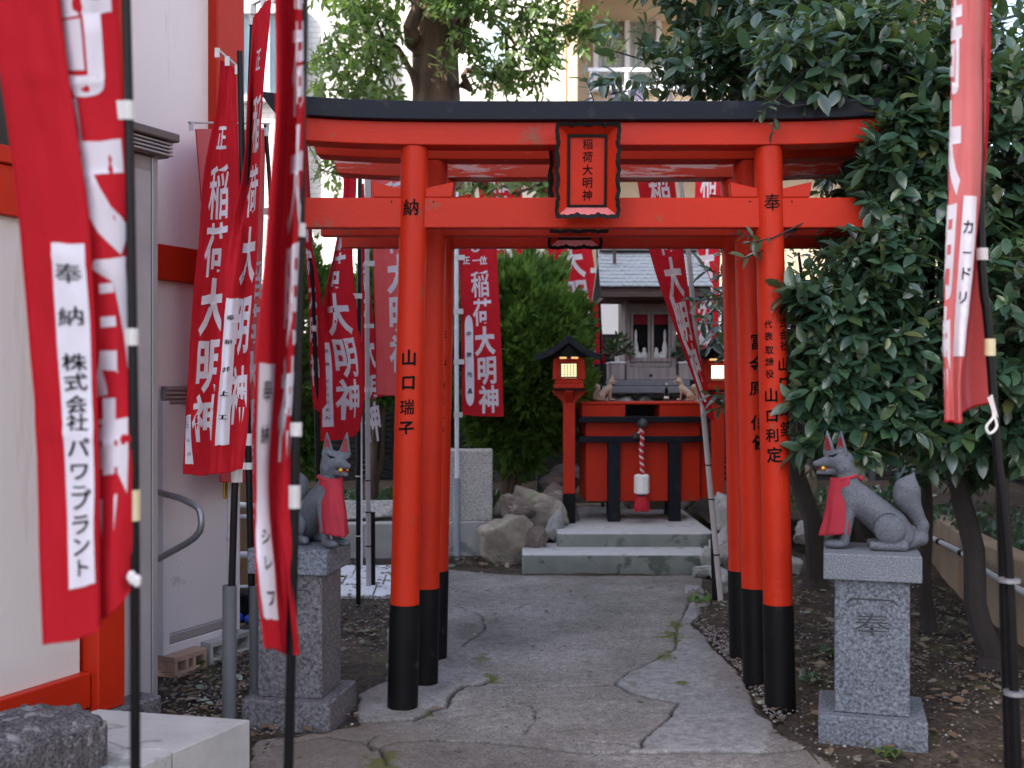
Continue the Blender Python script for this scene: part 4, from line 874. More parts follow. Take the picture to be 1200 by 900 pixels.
for x0, x1 in ((739,762),(763,786)):
    mb = MB(); b3m(x0,x0+3,10.985,11.01,Z(424),Z(365.3),mb); b3m(x1-3,x1,10.985,11.01,Z(424),Z(365.3),mb); b3m(x0+3,x1-3,10.985,11.01,Z(368.5),Z(365.3),mb); b3m(x0+3,x1-3,10.985,11.01,Z(424),Z(419.5),mb)
    d = mb.build('door', M['wood_old'], sh, bevel=.002); b3m(x0+3,x1-3,10.996,10.999,Z(419.5),Z(368.5)).build('pane', M['glass'], d)
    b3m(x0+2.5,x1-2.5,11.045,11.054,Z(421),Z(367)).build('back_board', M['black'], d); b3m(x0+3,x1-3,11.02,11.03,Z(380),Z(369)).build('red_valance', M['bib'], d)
    cx = (x0+x1)/2; s = 1 if x0 < 750 else -1
    for (dx, y1, y2, w_) in ((-5*s,420,386,3.0),(5*s,420,407,4.2),(-1*s,420,412,3)):
        h = (y1-y2)*k; b_ = MB().lathe((X(cx+dx),11.03,Z(y1)), [(w_*k*.7,0),(w_*k,h*.14),(w_*k*1.05,h*.38),(w_*k*.7,h*.54),(w_*k*.42,h*.64),(w_*k*.55,h*.74),(w_*k*.5,h*.86),(w_*k*.2,h)], 14); b_.v = [(v[0], 11.03+(v[1]-11.03)*.35, v[2]) for v in b_.v]
        b_.build('white_vessel', M['white'], d, smooth=True)
for x in (737,788): MB().tube([(X(x),10.96,Z(433)),(X(x),10.99,Z(433))], .016, 10).build('stud', M['black'], sh)
MB().tube([(X(762),10.94,Z(440)),(X(762),10.97,Z(440))], .014, 10).build('stud', M['black'], sh)
for x0, x1 in ((715,731),(794,811)):
    sb = b3m(x0,x1,10.9,11.4,Z(445),Z(426)).build('side_shelf', M['wood_old'], sh, bevel=.004); b3m(x0-1,x1+1,10.89,11.41,Z(426),Z(424)).build('shelf_top', M['pole_white'], sb, bevel=.002)
def sakaki(px, label):
    c = Vector((X(px), 10.98, Z(423.8))); t = thing('offering_vase', label, 'vase', c)
    MB().lathe(c, [(.02,0),(.026,.004),(.026,.05),(.022,.054)], 14).build('cup', M['white'], t, smooth=True)
    n = 90; L = c+Vector((0,0,.06)); d = rng.normal(size=(n,3)); d[:,2] = np.abs(d[:,2])*.8; d /= np.linalg.norm(d,axis=1,keepdims=True)
    pos = np.array(L)+d*rng.uniform(.04,.17,n)[:,None]*[.75,.6,1.25]; up = rng.normal(size=(n,3))*.5+[0,-.4,1]
    V, Fc = scatter(LEAF_V, LEAF_F, frames(d+rng.normal(size=(n,3))*.4, up)*rng.uniform(.07,.10,n)[:,None,None], pos); np_mesh('evergreen_sprig', V, Fc, M['leaf_dark'], t, smooth=True)
LEAF_V = np.array([(0,0,0),(.17,.2,.05),(.24,.45,.05),(.16,.75,.03),(0,1,-.06),(-.16,.75,.03),(-.24,.45,.05),(-.17,.2,.05),(0,.25,0),(0,.5,-.01),(0,.78,-.02)], float)
LEAF_F = np.array([(0,1,8),(1,2,9),(1,9,8),(2,3,10),(2,10,9),(3,4,10),(0,8,7),(7,8,9),(7,9,6),(6,9,10),(6,10,5),(5,10,4)])
M['leaf_dark'] = leaf_mat('dark_glossy_leaves', [(0,(.018,.042,.022)),(.5,(.026,.062,.028)),(1,(.045,.09,.035))], .3, .18)
sakaki(723, 'white cup of evergreen sprigs on the shrine shelf nearer the topiary'); sakaki(803, 'white cup of evergreen sprigs on the shrine shelf behind the diagonal flag')
# roof: shingles laid row by row
ey, ry = 10.55, 11.25; ez, rz_ = Z(341), Z(291); roof = MB()
roof.add([(X(700),ey,ez-.02),(X(824),ey,ez-.02),(X(820),ry,rz_-.03),(X(704),ry,rz_-.03),(X(700),ey+.02,ez-.06),(X(824),ey+.02,ez-.06),(X(820),ry,rz_-.1),(X(704),ry,rz_-.1)], [(0,1,2,3),(7,6,5,4),(0,4,5,1),(1,5,6,2),(2,6,7,3),(3,7,4,0)])
rf = roof.build('roof', M['wood_dark'], sh)
b3m(700,824,10.56,10.62,Z(352),Z(343.5)).build('fascia', M['wood_dark'], rf, bevel=.004); b3m(704,820,10.6,11.5,Z(352.3),Z(348)).build('soffit', M['wood_dark'], rf)
MB().add([(X(704),ry,rz_),(X(820),ry,rz_),(X(822),11.95,ez),(X(702),11.95,ez),(X(704),ry,rz_-.06),(X(820),ry,rz_-.06),(X(822),11.95,ez-.06),(X(702),11.95,ez-.06)], [(0,1,2,3),(7,6,5,4),(0,4,5,1),(1,5,6,2),(2,6,7,3),(3,7,4,0)]).build('rear_slope', M['shingle'], rf)
rows, cols = 10, 15; me_sh = None; S = Vector((0,ry-ey,rz_-ez)); sl = S.length; S.normalize(); nn = Vector((0,-S.z,S.y)); ang = math.atan2(S.z, S.y)
for r_ in range(rows):
    t0 = r_/rows; x0, x1 = X(699+4*t0), X(825-4*t0); wv = (x1-x0)/cols
    for c in range(-(r_%2), cols):
        cxs = x0+wv*(c+.5+.5*(r_%2)); lo_, hi_ = max(x0, cxs-wv/2), min(x1, cxs+wv/2)
        if hi_-lo_ < .02: continue
        if me_sh is None:
            o = MB().box((0,0,0),(wv*.97,sl/rows*1.25,.016)).build('shingle', M['shingle'], rf, bevel=.002, world=False); me_sh = o.data
        else: o = link('shingle', me_sh, rf)
        o.scale = ((hi_-lo_)/wv, 1, 1); pos = Vector(((lo_+hi_)/2, ey, ez))+S*(sl*(t0+.5/rows))+nn*(.012+random.uniform(-.002,.003))
        o.location = pos-root_loc(sh); o.rotation_euler = (ang-R(4)+random.uniform(-.01,.01), 0, random.uniform(-.012,.012))
b3m(704,820,11.12,11.4,rz_-.01,rz_+.05).build('ridge_board', M['alu_dark'], rf, bevel=.006)
for x in (719, 806): MB().bar((X(x),10.9,Z(310)),(X(x),10.9,Z(287)),.03,.04,(0,1,0)).build('finial', M['wood_dark'], rf)

# ================================================================== STONE FOXES
def surface_nets(fn, lo, hi, h):
    lo, hi = np.array(lo, float), np.array(hi, float); n = np.ceil((hi-lo)/h).astype(int)+1
    ax = [lo[i]+h*np.arange(n[i]) for i in range(3)]; g = np.stack(np.meshgrid(*ax, indexing='ij'), -1); v = fn(g); sgn = v < 0
    acc = np.zeros(tuple(n-1)+(3,)); cnt = np.zeros(tuple(n-1)); cells = lambda a, o: a[tuple(slice(o[i], n[i]-1+o[i]) for i in range(3))]
    offs = [(i,j,k) for i in (0,1) for j in (0,1) for k in (0,1)]
    for a in offs:
        for d in range(3):
            if a[d]: continue
            b = list(a); b[d] = 1; va, vb = cells(v, a), cells(v, b); cr = cells(sgn, a) != cells(sgn, b)
            t = np.where(cr, va/np.where(va == vb, 1, va-vb), 0); p = np.zeros(acc.shape); p[...] = a; p[..., d] += t
            acc += np.where(cr[..., None], p, 0); cnt += cr
    act = cnt > 0; idx = -np.ones(act.shape, int); idx[act] = np.arange(act.sum())
    V = (acc[act]/cnt[act][:, None]+np.argwhere(act))*h+lo; Fs = []
    for d in range(3):
        u, w_ = (d+1) % 3, (d+2) % 3; s0 = [slice(1, n[i]-1) for i in range(3)]; s0[d] = slice(0, n[d]-1); s1 = list(s0); s1[d] = slice(1, n[d])
        A, B = sgn[tuple(s0)], sgn[tuple(s1)]; loc_ = np.argwhere(A != B); fl = A[A != B]; base = loc_.copy()
        for i in range(3):
            if i != d: base[:, i] += 1
        q = []
        for du, dw in ((-1,-1),(0,-1),(0,0),(-1,0)):
            c = base.copy(); c[:, u] += du; c[:, w_] += dw; q.append(idx[c[:,0], c[:,1], c[:,2]])
        q = np.stack(q, 1); q[~fl] = q[~fl][:, ::-1]; Fs.append(q)
    return V, np.concatenate(Fs)
sm = lambda a, b, k: (lambda h: b+(a-b)*h-k*h*(1-h))(np.clip(.5+.5*(b-a)/k, 0, 1))
def cone(g, a, b, ra, rb, sy=1.0):
    q = g.copy(); a, b = np.array(a, float), np.array(b, float)
    d = b-a; t = np.clip(((q-a)@d)/(d@d), 0, 1); e = q-(a+t[..., None]*d); e[..., 1] /= sy; return np.linalg.norm(e, axis=-1)-(ra+(rb-ra)*t)
def ell(g, c, r): q = (g-np.array(c))/np.array(r); l = np.linalg.norm(q, axis=-1); return (l-1)*min(r)*np.where(l > 1, 1, 1)
U = .000708
fp = lambda zx, zy, y=0: ((zx-440)*U, y*U, (778-zy)*U)
def fox_sdf(g):
    d = cone(g, fp(340,455), fp(560,640), 88*U, 104*U, .98)
    d = sm(d, cone(g, fp(300,430), fp(315,520), 66*U, 62*U, 1.05), 30*U)
    d = sm(d, ell(g, fp(610,690), (92*U,82*U,84*U)), 30*U)
    nk = cone(g, fp(322,430), fp(292,300), 68*U, 60*U)
    d = sm(d, nk, 28*U)
    hd = ell(g, fp(268,248), (78*U,72*U,66*U))
    hd = sm(hd, cone(g, fp(225,250), fp(122,272), 44*U, 19*U, .95), 22*U)
    hd = sm(hd, cone(g, fp(240,305), fp(140,323), 34*U, 15*U, 1.0), 12*U)
    for s in (-1, 1):
        hd = sm(hd, ell(g, fp(285,290,s*46), (44*U,30*U,40*U)), 16*U)
        hd = sm(hd, cone(g, fp(205,222,s*30), fp(258,196,s*46), 12*U, 15*U), 10*U)
    hd = np.maximum(hd, -cone(g, fp(95,306), fp(226,292), 12*U, 4*U, 6))
    for s, ex, bx_ in ((1, 192, 204), (-1, 268, 272)):
        e = cone(g, fp(bx_,200,s*38), fp(ex,72,s*48), 40*U, 5*U); dn = np.array((-.55, s*-.0-.83, 0)); pl = np.abs((g-np.array(fp((ex+bx_)/2,140,s*41)))@dn)-11*U
        hd = sm(hd, np.maximum(e, pl), 8*U)
    d = sm(d, hd, 14*U)
    for s in (-1, 1):
        lg = cone(g, fp(325,500,s*46), fp(292,730,s*44), 37*U, 26*U)
        lg = sm(lg, ell(g, fp(238,752,s*44), (68*U,33*U,26*U)), 16*U)
        for t in (-14, 0, 14): lg = np.maximum(lg, -cone(g, fp(166,738,s*44+t*1.0-7), fp(205,742,s*44+t-7), 3*U, 2*U))
        d = sm(d, lg, 18*U)
        gr = np.abs(ell(g, fp(545,652,s*80), (96*U,60*U,94*U)))-1.2*U; gr = gr+np.clip(fp(0,655)[2]-g[...,2], 0, 1)*.6+np.clip(g[...,0]-fp(590,0)[0], 0, 1)*.5; d = -sm(-d, gr, 7*U); d = sm(d, ell(g, fp(545,652,s*80), (91*U,46*U,89*U)), 2*U)
        ft = cone(g, fp(452,750,s*80), fp(620,747,s*70), 26*U, 33*U); d = sm(d, ft, 5*U)
    tl = cone(g, fp(640,744), fp(728,708), 36*U, 40*U); tl = sm(tl, cone(g, fp(728,708), fp(738,630), 40*U, 34*U), 20*U); tl = sm(tl, cone(g, fp(738,630), fp(676,515), 34*U, 58*U), 22*U)
    tl = sm(tl, ell(g, fp(650,445), (80*U,70*U,100*U)), 20*U); tl = sm(tl, cone(g, fp(652,400), fp(688,322), 62*U, 10*U), 26*U)
    d = sm(d, tl, 4*U)
    return np.maximum(d, -(g[..., 2]-.001))
FV, FF = surface_nets(fox_sdf, (fp(70,0)[0], -.105, -.01), (fp(790,0)[0], .105, fp(0,55)[2]), .0036)
FVs, FFs = surface_nets(fox_sdf, (fp(70,0)[0], -.105, -.01), (fp(790,0)[0], .105, fp(0,55)[2]), .0075)
def bib_mesh():
    nu, nv = 28, 26; V = []
    for j in range(nv):
        v = j/(nv-1); zy = 352+v*346; cx = 308-8*v; rx = 96+48*v; ry = 72+8*v
        for i in range(nu):
            a = -math.pi*.5+math.pi*i/(nu-1); a *= 1.05; fold = 1+.085*v*math.sin(a*6.5+v*2)+.05*v*math.sin(a*12-v*3)+.02*math.sin(v*9+a*3)
            p = fp(cx-rx*math.cos(a)*fold, zy+10*v*math.cos(a*2), ry*math.sin(a)*fold); V.append(p)
    Fc = [(j*nu+i, j*nu+i+1, (j+1)*nu+i+1, (j+1)*nu+i) for j in range(nv-1) for i in range(nu-1)]
    return V, Fc
def fox_statue(name, label, cat, loc_, rz, scale, stone, bib=True, fine=True, group=None, flip=1):
    t = thing(name, label, cat, loc_, rz, group); V, Fc = (FV, FF) if fine else (FVs, FFs)
    np_mesh('body', V, Fc, stone, t, smooth=True, world=False)
    if bib:
        bv, bf = bib_mesh(); o = np_mesh('bib', bv, bf, M['bib'], t, smooth=True, world=False); sm_ = o.modifiers.new('thick', 'SOLIDIFY'); sm_.thickness = .003
        MB().tube([fp(300+64*math.cos(a)*.98-2, 352-14*math.cos(a), 66*math.sin(a)) for a in np.linspace(0, 2*math.pi, 26)], .0075, 8).build('bib_collar', M['bib'], t, smooth=True, world=False)
        MB().lathe(fp(388,352,-20), [(.003,-.012),(.011,-.006),(.012,.004),(.004,.012)], 10).build('bib_knot', M['bib'], t, smooth=True, world=False)
    for s, ex, bx_ in ((1, 192, 204), (-1, 268, 272)):
        dn = Vector((-.55,-.83,0)); side = Vector((0,0,1)).cross(dn); c0 = Vector(fp(bx_,188,s*37)); c1 = Vector(fp(ex+2,100,s*44)); V = []
        for i in range(7):
            u = i/6; w_ = 27*U*(1-u)**.8*(.75+.6*u) ; c = c0.lerp(c1, u)+dn*(14.5*U); V += [c-side*w_, c+dn*(-.0012), c+side*w_]
        mb = MB().add(V, [(3*i,3*i+1,3*i+4,3*i+3) for i in range(6)]+[(3*i+1,3*i+2,3*i+5,3*i+4) for i in range(6)]); mb.build('ear_lining', M['mouth'] if fine else stone, t, smooth='all', world=False)
    if fine:
        mb = MB(); mb.tube([fp(134,305),fp(170,300),fp(214,294)], [.0035,.007,.004], 10); m_ = mb.build('mouth', M['mouth'], t, smooth=True, world=False)
        m_.data.transform(Matrix.Diagonal((1,2.3,1,1)))
        for s in (-1, 1): MB().lathe(fp(166,298,s*20), [(.002,-.012),(.009,-.008),(.012,0),(.009,.008),(.002,.012)], 14).build('gold_ball', M['gold'], t, smooth=True, world=False)
        for s in (-1, 1):
            MB().tube([fp(196,218,s*43),fp(222,219,s*52),fp(244,206,s*62)], [.002,.0055,.002], 8).build('eye', M['black'] , t, smooth=True, world=False)
    t.scale = (scale, scale*flip, scale); return t
def pedestal(c, rz, w0, d0, w1, d1, w2, d2, z1, z2, z3, mats, label, emblem=None):
    t = thing('stone_pedestal', label, 'pedestal', c, rz)
    b3(-w0/2,w0/2,-d0/2,d0/2,-.05,z1).build('plinth', mats[0], t, bevel=.006, seg=2, world=False); sh_ = b3(-w1/2,w1/2,-d1/2,d1/2,z1+.001,z2).build('shaft', mats[0], t, bevel=.004, world=False)
    b3(-w2/2,w2/2,-d2/2,d2/2,z2+.001,z3).build('cap_slab', mats[1], t, bevel=.005, seg=2, world=False)
    # flat dark bars paint the shade of a carved frame with cut corners
    zc, hh, ww = (z1+z2)/2+.06, .19, w1*.34; y = -d1/2-.0015; mb = MB()
    pts = [(-ww,hh-.02),(-ww+.012,hh-.008),(-ww+.022,hh),(ww-.022,hh),(ww-.012,hh-.008),(ww,hh-.02)]
    for a, b in zip(pts[:-1], pts[1:]): mb.bar((a[0],y,zc+a[1]-.05),(b[0],y,zc+b[1]-.05),.003,.006)
    mb.build('frame_shade', M['carve_shade'], sh_, world=False)
    if emblem:
        V, T = write([(emblem, 0, 0, .155, .10, .004)], lambda a, b: np.stack([a, np.full(len(a), y-.0006), b+z2-.185], 1)); np_mesh('emblem_shade', V, T, M['carve_shade'], sh_, world=False)
        V, T = write([(emblem, 0, 0, .155, .10, .004)], lambda a, b: np.stack([a-.002, np.full(len(a), y-.0002), b+z2-.188], 1)); np_mesh('carved_edge', V, T, M['granite_cap'], sh_, world=False)  # paler shifted copy paints a lit edge along the strokes
    return t
M['carve_shade'] = mat('carving_shade_paint', (.040,.044,.05), (.028,.031,.036), rough=.9, scale=40, bump=.2)  # dark tone paints the shade inside chiselled cuts
pc = Vector(((1020.5-600)/F*4.74, 4.74, 0))
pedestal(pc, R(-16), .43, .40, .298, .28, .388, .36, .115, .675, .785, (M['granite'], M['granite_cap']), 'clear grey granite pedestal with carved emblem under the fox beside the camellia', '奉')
fox_statue('fox_statue', 'grey stone fox in a pink red bib beside the camellia, gold ball in open mouth', 'fox statue', pc+Vector((-.003,.0,.786)), R(-13), 1.0, M['fox'])
lp = Vector(((352-600)/F*4.95, 4.95, 0))
pedestal(lp, R(-9), .40, .38, .29, .27, .36, .34, .125, .665, .775, (M['granite_brown'], M['granite']), 'brownish granite pedestal under the fox beside the front black flagpole')
fox_statue('fox_statue', 'grey stone fox in a dark red bib behind the front black flagpole', 'fox statue', lp+Vector((.075,-.01,.776)), R(136), 1.0, M['fox'], flip=-1)
zb = EYE+(HZ-471.5)*9.85/F+.002
for x, rz, lb in ((709, 180, 'small tan ceramic fox sitting on the offering box nearer the topiary'), (804, 0, 'small tan ceramic fox sitting on the offering box nearer the diagonal flag')):
    c = P(x, 0, 10.05); fox_statue('fox_figurine', lb, 'fox figurine', (c.x, 10.05, zb+.012), R(rz+(12 if rz else -12)), .47, M['fox_tan'], bib=False, fine=False, group='small foxes on the offering box', flip=-1 if rz else 1)
c = P(781, 0, 10.0); t = thing('glass_bottle', 'small clear glass bottle standing on the offering box', 'bottle', (c.x,10.0,zb+.012))
MB().lathe((c.x,10.0,zb+.012), [(.020,0),(.022,.01),(.022,.085),(.010,.115),(.009,.14)], 14).build('bottle_body', M['bottle'], t, smooth=True); MB().lathe((c.x,10.0,zb+.153), [(.011,0),(.011,.018)], 12).build('stopper', M['tab_old'], t); MB().lathe((c.x,10.0,zb+.030), [(.0225,0),(.0225,.02)], 14).build('label', M['white'], t)

# ================================================================== NOBORI FLAGS
def herm_u(us, vals, u):
    us = np.asarray(us, float); sl = (vals[:,1:]-vals[:,:-1])/(us[1:]-us[:-1])[None,:,None]
    m = np.concatenate([sl[:,:1], (sl[:,1:]+sl[:,:-1])/2, sl[:,-1:]], 1)
    i = np.clip(np.searchsorted(us, u, 'right')-1, 0, len(us)-2); r = np.arange(len(u)); h = (us[i+1]-us[i])[:,None]; t = ((u-us[i])[:,None])/h
    return (2*t**3-3*t**2+1)*vals[r,i]+(t**3-2*t**2+t)*h*m[r,i]+(-2*t**3+3*t**2)*vals[r,i+1]+(t**3-t**2)*h*m[r,i+1]
def flag(label, us, rows, pole, Yp, letters, strip=None, cloth='cloth', pole_m='pole_black', pole_r=.012, tabs=(), tab_side=-1, socket=None, bar=None, wr=.006, seed=0, taper=True, off=.0022, rings=(), su=.5):
    """rows: (v, [px...], [py...] or py, [Y...] or Y); pole: [(px, py), ...] at distance Yp, running on into the ground"""
    k = len(us); g = []
    for v, xs, ys, Ys in rows:
        ys = [ys]*k if not isinstance(ys, (list, tuple)) else ys; Ys = [Ys]*k if not isinstance(Ys, (list, tuple)) else Ys
        g.append([P(x, y, d) for x, y, d in zip(xs, ys, Ys)])
    vs = [r[0] for r in rows]; g = np.array(g)
    pts = [P(x, y, Yp) for x, y in pole]
    if pts[-1].z > -.05:
        d = (pts[-1]-pts[-2]).normalized() if len(pts) > 1 else Vector((0,0,-1)); d = d if d.z < -.3 else Vector((0,0,-1)); pts.append(pts[-1]+d*((pts[-1].z+.05)/-d.z))
    base = pts[-1].copy(); base.z = 0
    t = thing('nobori_flag', label, 'flag', base, group='red shrine flags lining the path')
    def S0(u, v):
        p = herm_u(us, hermite(vs, g, v), np.clip(u, us[0], us[-1]))
        q = np.stack([u*3.2+seed*3, v*5+u*2.5], -1); q2 = np.stack([u*9+v*6+seed, v*16-u*4], -1)
        p[:,1] += wr*1.6*fbm(q, seed, 2)+wr*.55*fbm(q2, seed+3, 2); p[:,2] += wr*.4*fbm(q2, seed+7, 2)
        for cr in (.17,.335,.5,.665,.83): p[:,1] -= wr*.45*np.exp(-np.abs(v-cr+.006*np.sin(u*5+seed))/.0035)
        return p
    def S(u, v, o=0):
        p = S0(u, v)
        if o:
            a = S0(u+.004, v)-S0(u-.004, v); b = S0(u, v+.002)-S0(u, v-.002); n = np.cross(a, b); n /= np.linalg.norm(n, axis=1, keepdims=True)+1e-12; p = p+n*o
        return p
    nu, nv = 46, 120; U_, V_ = np.meshgrid(np.linspace(0,1,nu), np.linspace(0,1,nv)); i = np.arange(nu*nv).reshape(nv, nu)
    co = np_mesh('cloth', S(U_.ravel(), V_.ravel()), np.stack([i[:-1,:-1], i[:-1,1:], i[1:,1:], i[1:,:-1]], -1).reshape(-1, 4), M[cloth], t, smooth=True)
    def hem(pa, name):
        mb = MB(); mb.tube(pa, .0028, 5); mb.build(name, M['cloth'], co, smooth=True)
    vv = np.linspace(0,1,40); hem(S(np.zeros(40), vv), 'hem'); hem(S(np.ones(40), vv), 'hem'); hem(S(vv, np.ones(40)*.999), 'hem')
    n0 = S(np.array([su]), np.array([.7]), .01)-S(np.array([su]), np.array([.7])); sg = -1 if n0[0,1] > 0 else 1     # towards the path's entrance
    if letters:
        for c, u, v, w_, h_, b_ in letters:
            V1, T1 = write([(c, u, -v, w_, h_, b_)], lambda x, y: S(x, -y, off*sg)); V2, T2 = write([(c, u, -v, w_, h_, b_)], lambda x, y: S(x, -y, -off*sg))
            np_mesh('lettering', np.concatenate([V1, V2]), np.concatenate([T1, T2+len(V1)]), M['print_white'], co)
    if strip:
        (u0, u1, v0, v1, chars) = strip[:5]; rnd = strip[5] if len(strip) > 5 else 0
        a, b = np.meshgrid(np.linspace(-1,1,9), np.linspace(0,1,50)); vv = v0+(v1-v0)*b; hw = (u1-u0)/2
        e = np.minimum(vv-v0, v1-vv)/(v1-v0); sq = np.sqrt(np.clip(1-np.clip(1-e/max(rnd,1e-6),0,1)**2, .02, 1)) if rnd else 1
        uu = (u0+u1)/2+a*hw*sq; i = np.arange(450).reshape(50, 9)
        np_mesh('name_strip', S(uu.ravel(), vv.ravel(), off*1.5*sg), np.stack([i[:-1,:-1], i[:-1,1:], i[1:,1:], i[1:,:-1]], -1).reshape(-1, 4), M['strip'], co, smooth=True)
        V, T = write([(c, (u0+u1)/2+du, -v, (u1-u0)*s*.85, s*(strip[6] if len(strip) > 6 else .03), .014) for c, v, du, s in chars], lambda x, y: S(x, -y, off*2.6*sg)); tag(np_mesh('lettering', V, T, M['ink'], co), kind='stuff')
    r = pole_r; rr = [r]*len(pts); pp = hermite(np.linspace(0,1,len(pts)), np.array([tuple(p) for p in pts]), np.linspace(0,1,24))
    po = MB().tube(pp, list(np.linspace(r*.85, r*1.05, 24)) if taper else r, 12).build('pole', M[pole_m], t, smooth=True)
    def at(y):
        ys = [HZ-(p[2]-EYE)*F/p[1] for p in pp]; j = np.interp(y, ys, np.arange(24)); f = j-int(j); a = pp[int(j)]; b = pp[min(int(j)+1,23)]; return Vector(a+(b-a)*f)
    for y in rings: c = at(y); MB().tube([c-Vector((0,0,.004)), c+Vector((0,0,.004))], r*1.25, 12).build('pole_ring', M['ink' if pole_m != 'pole_black' else 'tab'], po, smooth=True)
    for q in tabs:
        y, m, wd, ht = (q+('tab', 10, 12))[:4] if isinstance(q, tuple) and len(q) < 4 else (q if isinstance(q, tuple) else (q, 'tab', 9, 11)); c = at(y); kx = Yp/F; s = tab_side
        mb = MB().tube([c-Vector((0,0,ht*kx/2)), c+Vector((0,0,ht*kx/2))], r*1.16, 12); mb.box((c.x+s*wd*kx/2, c.y-r*.6, c.z), (wd*kx, .004, ht*kx)); mb.build('tie_tab', M[m], t, smooth=True)
    if bar:
        a, b = P(*bar[0]), P(*bar[1]); MB().tube([a, b], .0055, 8).build('crossbar', M['pole_grey'], t, smooth=True)
        for f in (.03, .5, .97): c = a.lerp(b, f); MB().box(c-Vector((0,.002,.018)), (.022,.010,.045)).build('loop_tab', M['tab'], t)
    if socket:
        x0, y0, x1, y1, rs, m = socket; dy = .035 if rs < pole_r*1.4 else .004; a, b = P(x0,y0,Yp+dy), P(x1,y1,Yp+dy); d = (b-a).normalized(); b = b+d*((b.z+.06)/-d.z) if b.z > -.06 else b
        MB().tube([a, b], rs, 14).build('socket_post', M[m], t, smooth=True)
    return t
def col(u, v0, pitch, w_, h_, b_=.035, text='稲荷大明神', du=0): return [(c, u+du*i, v0+pitch*i, w_, h_, b_) for i, c in enumerate(text)]

# nearest, on the hall side
vq = lambda y: .82+(y-500)/245*.18 if y > 500 else .62+(y-250)*.0008
flag('largest red flag nearest the viewer, white name strip with black brush writing, black pole', [0,.22,.44,.60,.78,.89,1],
 [(0,[-40,0,40,36,40,85,125],-560,[2.0,1.98,1.97,2.03,2.0,1.98,2.0]),(.43,[-8,32,68,62,66,102,138],0,[2.02,1.98,1.965,2.03,1.995,1.98,2.0]),(.62,[25,62,103,95,101,125,149],250,[2.03,1.98,1.965,2.04,1.995,1.985,2.0]),
  (.74,[37,72,112,103,110,132,153],400,[2.02,1.98,1.965,2.04,1.995,1.985,2.0]),(.82,[43,78,116,107,114,135,155],500,[2.0,1.975,1.965,2.04,1.995,1.985,2.0]),(1,[55,88,119,112,118,138,156],[753,749,736,732,728,712,684],[1.98,1.965,1.965,2.04,2.0,1.985,2.0])],
 [(133,-600),(148,0),(154,300),(157.5,600),(158.5,900)], 2.0, col(.775,.318,.135,.42,.130,.06), (.205,.385,.648,.957,
 [(c, vq(y), .012*(y-328)/340-.004, s) for c, y, s in (('奉',320,1.0),('納',371,.95),('株',425,.85),('式',448,.85),('会',473,.85),('社',494,.85),('パ',524,.95),('ワ',553,.9),('ー',573,.6),('プ',588,.9),('ラ',616,.9),('ン',640,.85),('ト',664,.8))],0,.0205),
 pole_r=.0093, tabs=((130,'tab',14,22),(395,'tab',6,20),(592,'tab_old',4,36)), wr=.010, seed=1, off=.0016, su=.25)
MBk = P(158.5,678,1.985); kn = MB()
for a in range(5): kn.lathe((MBk.x+.006*math.cos(a*2.2), MBk.y-.008, MBk.z+.007*math.sin(a*1.7)), [(.002,-.008),(.007,-.004),(.008,.002),(.004,.008)], 8)
kb = kn.build('knotted_cord', M['rope_white'], bpy.data.objects['nobori_flag'], smooth=True)
flag('narrow folded red flag on the black pole before the brownish pedestal, pointed white strip', [0,.25,.5,.75,1],
 [(0,[318,325,335,345,357],-430,2.3),(.33,[323,331,340,349,357],0,[2.24,2.3,2.33,2.27,2.3]),(.46,[323,330,338,347,356],150,[2.22,2.31,2.35,2.26,2.3]),(.58,[313,322,331,342,351],300,[2.22,2.32,2.36,2.27,2.3]),
  (.70,[301,312,325,336,346],450,[2.21,2.26,2.36,2.28,2.3]),(.79,[298,308,318,331,342],560,[2.25,2.29,2.35,2.30,2.3]),(.92,[303,314,325,336,343],680,[2.2,2.22,2.3,2.29,2.3]),(1,[311,322,333,343,350],[758,762,765,766,766],[2.2,2.24,2.3,2.3,2.3])],
 [(362,-450),(356,0),(351,300),(345,600),(338,900)], 2.3, col(.80,.29,.108,.40,.10,.04), (.03,.38,.68,.965,[('奉',.705,0,.8),('納',.745,0,.7),('シ',.865,.02,.8),('レ',.898,.03,.8),('フ',.94,.04,.8)],0,.028),
 pole_r=.0105, tabs=((270,'tab',4,16),(503,'tab',-6,16),(582,'tab',-6,27)), tab_side=1, wr=.011, seed=2, off=.0016)
flag('red flag on an oblique crossbar before the vermilion hall post, its lettering slanting', [0,.3,.6,1],
 [(0,[259,264,269,276],[70,73,76,82],5.3),(.1,[254,261,267,277],125,[5.3,5.33,5.3,5.3]),(.22,[241,252,264,279],192,[5.25,5.32,5.34,5.3]),(.42,[232,244,260,281],291,[5.22,5.28,5.34,5.3]),(.58,[225,239,256,282],368,[5.2,5.28,5.35,5.3]),(.73,[221,234,254,283],443,[5.2,5.25,5.33,5.3]),(.85,[218,229,250,284],495,[5.22,5.2,5.3,5.3]),(1,[215,236,256,285],[555,557,555,552],[5.2,5.25,5.3,5.3])],
 [(281,60),(285,240),(289,440),(294.6,680)], 5.3, [('正',.45,.165,.35,.055,.03)]+col(.47,.285,.138,.54,.135,.035), (.02,.17,.83,.97,[('三',.86,0,.6),('山',.90,0,.6),('川',.94,0,.6)],0,.02),
 pole_r=.0165, tabs=((515,'tab',4,14),(546,'tab',10,8)), bar=((254,57,5.28),(279,78,5.3)), socket=(299,686,299.5,815,.030,'socket'), seed=3, wr=.01)
